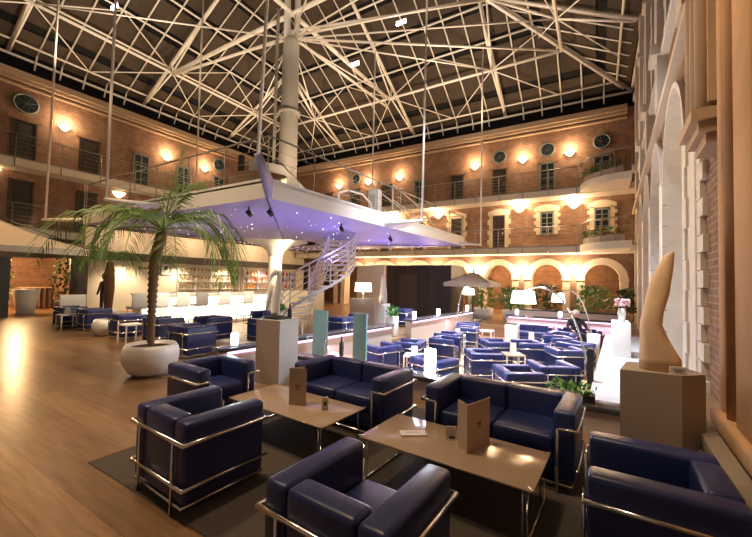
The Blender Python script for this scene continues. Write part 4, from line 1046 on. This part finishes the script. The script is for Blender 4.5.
TT = Vector((.24, -.02, 2.42)); tp = [Vector((-.02, 0, .42)), Vector((-.03, 0, .8)), Vector((0, -.02, 1.3)), Vector((.06, -.04, 1.9)), Vector((.2, -.04, 2.25)), TT]
m = MB(); rp_ = []; rr_ = []
for i in range(61):
    s = i / 60 * 5; k = min(4, int(s)); f = s - k; rp_.append(tp[k].lerp(tp[k + 1], f)); base_r = .046 + .03 * max(0, min(1, (i / 60 - .2) / .5)) ; rr_.append(base_r + (.022 if i % 2 == 0 else 0))
m.tube(rp_, rr_, 12); m.obj('trunk', TRUNK, pot)
random.seed(21)
cr = math.radians
# camera-right in world is (.853,.522): az 31 deg ; camera-left az 211 deg
for az, el, L, dr in ((31, 50, 2.1, 2.5), (15, 36, 1.9, 2.2), (48, 20, 1.6, 1.7), (-25, 45, 1.5, 2.4), (75, 50, 1.7, 2.3), (211, 34, 2.5, 1.25), (202, 14, 2.3, 1.0), (226, 56, 1.7, 2.6), (178, 48, 1.9, 1.9), (255, 45, 1.2, 2.3), (110, 72, 1.3, 1.0), (36, 82, 1.45, .35), (140, 40, 1.8, 2.0)):
    o = frond(L, dr, cr(az), cr(el)).obj('frond', LEAF, pot, TT)
random.seed(5)
p2 = thing('potted_palm', 'smaller palm with dark rough trunk against beige bar wall, left of big palm', 'palm', (-15.5, 6.38, 0))
MB().lathe((0, 0, 0), [(.001, 0), (.25, 0), (.33, .3), (.28, .4), (.001, .38)], 20).obj('pot', POTW, p2)
MB().tube([(0, 0, .38), (0, .02, 1.2), (-.02, 0, 1.7), (0, 0, 2.15)], [.12, .16, .17, .1], 12).obj('trunk', mat('dark_palm_trunk', (.12, .05, .028), .9, noise=.4, nscale=20, bump=.4), p2)
for k in range(11): frond(1.25, 1.9, cr(k * 33 + 8), cr(random.uniform(25, 70)), 14, .4).obj('frond', LEAF, p2, (0, 0, 2.15))
t = thing('round_pot', 'small round white pot between bar-row armchairs, left of big palm', 'pot', (-11.55, 4.72, 0)); MB().lathe((0, 0, 0), [(.001, 0), (.2, 0), (.31, .16), (.32, .3), (.26, .44), (.22, .44), (.2, .4), (.001, .38)], 24).obj('pot', POTW, t); MB().lathe((0, 0, 0), [(.001, .4), (.2, .4)], 16).obj('soil', SOIL, t)
# ------------------------------------------------------------------ shrubs beyond the lounge
def shrub(label, x, y, r, h, potc, dens=420, zb_=0., leafm=None, ls=.16):
    t = thing('potted_shrub', label, 'plant', (x, y, zb_)); MB().lathe((0, 0, 0), [(.001, 0), (r * .62, 0), (r * .72, .48), (r * .64, .48), (.001, .44)], 20).obj('pot', potc, t)
    for k in range(4): MB().tube([(random.uniform(-.05, .05), random.uniform(-.05, .05), .42), (random.uniform(-.2, .2) * r, random.uniform(-.2, .2) * r, h * .75)], .015, 5).obj('stem', TRUNK, t)
    m = MB(); foliage(m, (0, 0, .5 + (h - .5) / 2), (r, r, (h - .5) / 2), dens, ls); m.obj('foliage', leafm or LEAF2, t)
shrub('leafy green shrub in big white pot right of brown box under parasol', -4.75, 17.5, .75, 1.75, POTW)
shrub('leafy green shrub in white pot before first open arch', -3.35, 17.2, .55, 1.45, POTW)
DL = mat('deep_green_leaf', (.03, .07, .02), .5, noise=.4)
shrub('dark green shrub in grey pot before middle arch', -2.0, 18.0, .65, 1.6, GREYP, leafm=DL)
shrub('broad green shrub in grey pot before right arch', -.2, 17.6, .75, 1.6, GREYP)
shrub('dark leafy shrub at right corner of arcade by stone wall', 1.0, 18.9, .35, 1.5, GREYP, leafm=DL)
t = lowwall('long grey planter trough behind far pink-lit wall before arches', (-2.9, 16.6), (.9, 16.6), w=.5, top=.62, base=0., led=False)
shrub('tall plant in white tapered planter inside lit side room', -21.0, 4.7, .45, 2.3, POTW, 300)
shrub('dark climbing plant against wall inside side room doorway', -20.6, 6.75, .5, 2.5, DARK, 400, leafm=DL)
o = MB().loft([[Vector((sx * w, sy * w, z)) for sx, sy in ((-1, -1), (1, -1), (1, 1), (-1, 1))] for z, w in ((0, .22), (1.0, .36))]).obj('tapered_planter', POTW, None, (-19.9, 5.25, 0)); tag(o, 'empty tapered white planter glowing warm in side room doorway', 'planter')
t = thing('wooden_rack', 'dark slatted wooden rack in the lit side room', 'rack', (-22.5, 6.3, 0))
for k in range(7): MB().box((0, -.6 + .2 * k, .5), (.3, .04, 1.0)).obj('slat', DARKWOOD, t)
MB().box((0, 0, 1.0), (.4, 1.4, .05)).obj('top', TABLETOP, t)
t = thing('notice_board', 'white rectangular board on short legs behind farthest left navy armchair', 'board', (-15.9, 5.45, 0)); MB().box((0, 0, .68), (.06, .75, .5), bev=.01).obj('board', WHITE, t)
for q in (-.28, .28): MB().tube([(0, q, 0), (0, q, .45)], .02, 6).obj('leg', STEEL, t)

# dark slender figure statue near the bar
t = thing('figure_statue', 'dark life-size figure in a hat, hand on hip, by beige bar wall', 'statue', (-17.3, 6.95, 0), R(120)); t.scale = (.95, .95, .95)
m = MB()
m.tube([(-.10, 0, .06), (-.11, .01, .5), (-.08, 0, .92), (-.03, 0, 1.08)], [.05, .065, .095, .12], 10); m.tube([(.14, .02, .06), (.12, .0, .5), (.07, 0, .92), (.03, 0, 1.08)], [.05, .065, .095, .12], 10)
m.tube([(0, 0, .98), (0, 0, 1.12), (0, 0, 1.3), (0, 0, 1.42), (0, 0, 1.48)], [.15, .13, .165, .17, .07], 12); m.tube([(0, 0, 1.46), (0, 0, 1.56)], [.055, .05], 8)
m.tube([(.18, 0, 1.41), (.36, .02, 1.2), (.2, .06, 1.03)], [.055, .045, .035], 8); m.tube([(-.18, 0, 1.41), (-.27, .0, 1.15), (-.3, .06, .9)], [.055, .045, .035], 8)
for sx in (-.11, .15): m.box((sx, .06, .035), (.09, .24, .07), bev=.02)
m.ball((0, .01, 1.64), .1, sc=(.85, .95, 1.15)); m.obj('body', mat('black_bronze', (.02, .015, .013), .45), t)
MB().lathe((0, 0, 1.70), [(.001, .12), (.09, .1), (.1, .02), (.2, 0), (.2, -.01), (.1, -.005)], 16).obj('hat', DARK, t)
m = MB(); m.prism([(-.05, .16, 1.42), (.05, .16, 1.42), (.0, .17, 1.2)], (0, .01, 0)); m.obj('shirt_front', CARDW, t)

# ------------------------------------------------------------------ parasols
def parasol(label, c, half, zedge, zapex, pole=True, rz=0., drop=.16):
    t = thing('parasol', label, 'parasol', (c[0], c[1], 0), rz); m = MB()
    k4 = [Vector((half * a, half * b, zedge)) for a, b in ((-1, -1), (1, -1), (1, 1), (-1, 1))]; ap = Vector((0, 0, zapex)); N = 8
    for a, b in zip(k4, k4[1:] + k4[:1]):
        for i in range(N):
            q0, q1 = i / N, (i + 1) / N; sag = lambda s: Vector((0, 0, -.06 * half * math.sin(PI * s)))
            A0_, B0_ = a.lerp(ap, q0) + sag(q0), b.lerp(ap, q0) + sag(q0); A1_, B1_ = a.lerp(ap, q1) + sag(q1), b.lerp(ap, q1) + sag(q1)
            m.poly([A0_, B0_, B1_, A1_], 0, True)
        m.poly([a, b, b - Vector((0, 0, drop)), a - Vector((0, 0, drop))], 0)
    m.obj('canopy', CANVAS, t)
    if pole: MB().tube([(0, 0, .06), (0, 0, zapex + .08)], .04, 10).obj('pole', DARKWOOD, t); MB().box((0, 0, .04), (.7, .7, .08), bev=.01).obj('base', STEEL, t)
    for q in k4: MB().tube([(0, 0, zapex - .02), q - Vector((0, 0, .02))], .014, 5).obj('rib', DARKWOOD, t)
parasol('large cream square parasol cut by left edge of picture', (-14.5, 2.6, 0), 2.1, 2.34, 3.45)
parasol('cream square parasol in front of the arcade by first open arch', (-4.62, 15.6, 0), .97, 1.66, 2.16)
# ------------------------------------------------------------------ brown panelled box and screens
t = thing('panelled_kiosk', 'dark brown wood-panelled box standing before the arcade', 'kiosk', (-7.45, 16.0, 0)); MB().box((0, .9, 1.23), (3.4, 1.8, 2.46)).obj('body', DARKWOOD, t)
for k in range(6): MB().box((-1.42 + k * .567, -.015, 1.23), (.55, .03, 2.4)).obj('panel', DARKWOOD, t)
MB().box((-.45, -.04, 1.0), (.95, .03, 2.0)).obj('door', mat('brown_door_panel', (.075, .052, .04), .4), t)
o = MB().box((0, 0, .6), (.08, 2.2, 1.2)).obj('half_height_screen', PLASTER, None, (-8.6, 13.6, 1.1), R(65)); tag(o, 'plain beige screen panel between curved stair and brown box', 'screen'); o.location.z = 1.1
o.location.z = 0; o.scale = (1, 1, 1.95)
t = thing('shaded_table_lamp', 'white shaded table lamp on counter right of curved stair', 'lamp', (-7.45, 11.3, 0)); MB().box((0, 0, .5), (.9, .5, 1.0), rz=.5).obj('console', TABLETOP, t); MB().tube([(0, 0, 1.0), (0, 0, 1.25)], .03, 8).obj('stem', CHROME, t); MB().lathe((0, 0, 0), [(.32, 1.25), (.29, 1.58)], 24).obj('lamp_shade', SHADE, t); point('lamp_light', (0, 0, 1.4), 30, WARM2, .06, t)
t = thing('tower_sculpture', 'slim lit pale tower sculpture on plinth left of brown box', 'sculpture', (-7.0, 12.0, 0)); MB().box((0, 0, .4), (.4, .4, .8)).obj('plinth', WHITE, t); MB().loft([[Vector((w * math.cos(q), w * math.sin(q), z)) for q in [2 * PI * j / 10 for j in range(10)]] for z, w in ((.8, .16), (1.2, .15), (1.5, .11), (1.75, .10), (1.9, .03))]).obj('tower', BIRDM, t)
t = thing('white_planter', 'square white planter with small green plant at end of low wall by steps', 'planter', (-5.35, 9.75, 0)); MB().box((0, 0, .3), (.3, .3, .6), bev=.02).obj('pot', POTW, t); m = MB(); foliage(m, (0, 0, .7), (.17, .17, .1), 90, .14, up_=.5); m.obj('leaves', LEAF2, t)
t = thing('ice_bucket', 'cream box with dark contents near far left sofa of lounge', 'box', (-2.55, 13.3, PZ)); MB().box((0, 0, .35), (.42, .42, .7), bev=.02).obj('body', POTW, t); MB().box((0, 0, .72), (.32, .26, .06), bev=.02).obj('contents', DARK, t)

# bright white flower table along right side
t = thing('flower_table', 'bright white cloth-covered table carrying flowers at right of lounge', 'table', (.46, 10.7, 0)); MB().box((0, 0, .40), (.36, .9, .8), bev=.015).obj('cloth', WHITE, t)
for i, y in enumerate((6.4, 8.2, 10.4)): spot('walkway_spot', (.2, y, 5.2), (.45, y, 0), 90, (.85, .92, 1), 42, .7, .1)
t = thing('flower_vase', 'white vase of pale pink flowers on bright white table', 'vase', (.48, 10.6, .8)); MB().lathe((0, 0, 0), [(.001, 0), (.06, 0), (.09, .2), (.07, .32), (.001, .3)], 16).obj('vase', POTW, t); m = MB()
for k in range(40):
    a = random.random() * 6.3; r_ = random.random() ** .5 * .17; m.ball((r_ * math.cos(a), r_ * math.sin(a), .38 + random.random() * .2 * (1 - r_)), random.uniform(.025, .042), u=8, v=6)
m.obj('blossoms', FLOWERM, t)

# ------------------------------------------------------------------ person on the far lounge sofa (seen from behind over the back)
t = thing('person', 'white-haired person in dark clothes sitting reclined on far lounge sofa', 'person', (-.62, 13.95, PZ), R(20))
sk_m = bpy.data.meshes.new('body')
V_ = [(0, 0, .48), (0, .06, .72), (0, .1, .92), (0, .1, 1.0), (0, .07, 1.1), (.2, .09, .9), (.3, -.05, .68), (.22, -.28, .62), (-.2, .09, .9), (-.3, -.05, .68), (-.22, -.28, .62), (.1, -.05, .46), (.13, -.5, .5), (.14, -.55, .08), (-.1, -.05, .46), (-.13, -.5, .5), (-.14, -.55, .08), (.14, -.68, .05), (-.14, -.68, .05)]
E_ = [(0, 1), (1, 2), (2, 3), (3, 4), (2, 5), (5, 6), (6, 7), (2, 8), (8, 9), (9, 10), (0, 11), (11, 12), (12, 13), (0, 14), (14, 15), (15, 16), (13, 17), (16, 18)]
sk_m.from_pydata(V_, E_, []); bo = bpy.data.objects.new('body', sk_m); COL.objects.link(bo); bo.parent = t
sm = bo.modifiers.new('skin', 'SKIN'); RR = [.15, .15, .15, .06, .09, .075, .05, .035, .075, .05, .035, .1, .07, .05, .1, .07, .05, .04, .04]
for v, r_ in zip(sk_m.skin_vertices[0].data, RR): v.radius = (r_, r_)
sk_m.skin_vertices[0].data[0].use_root = True
bo.modifiers.new('sub', 'SUBSURF').levels = 2; sk_m.materials.append(BLACKC)
m = MB(); m.ball((0, .05, 1.13), .105, 0, 16, 12, (.85, 1, 1.15)); m.tube([(0, -.04, 1.12), (0, -.075, 1.1)], [.02, .014], 6); m.tube([(-.03, -.045, 1.07), (.03, -.045, 1.07)], .008, 5)
for s_ in (-1, 1): m.ball((s_ * .035, -.04, 1.14), .012); m.ball((s_ * .092, .05, 1.12), .025, sc=(.5, .8, 1.2))
m.obj('head', SKIN, t); MB().ball((0, .075, 1.17), .12, 0, 16, 10, (.95, .95, .95)).obj('hair', HAIRW, t)
for s_ in (-1, 1):
    m = MB(); m.box((s_ * .22, -.31, .62), (.07, .09, .03), bev=.012)
    for k in range(4): m.tube([(s_ * .22 + (k - 1.5) * .018, -.35, .62), (s_ * .22 + (k - 1.5) * .02, -.40 - (.01 if k in (1, 2) else 0), .61), (s_ * .22 + (k - 1.5) * .02, -.43, .59)], .008, 6)
    m.tube([(s_ * .22 - s_ * .03, -.3, .62), (s_ * .22 - s_ * .055, -.335, .615), (s_ * .22 - s_ * .055, -.36, .60)], .009, 6); m.obj('hand', SKIN, t)
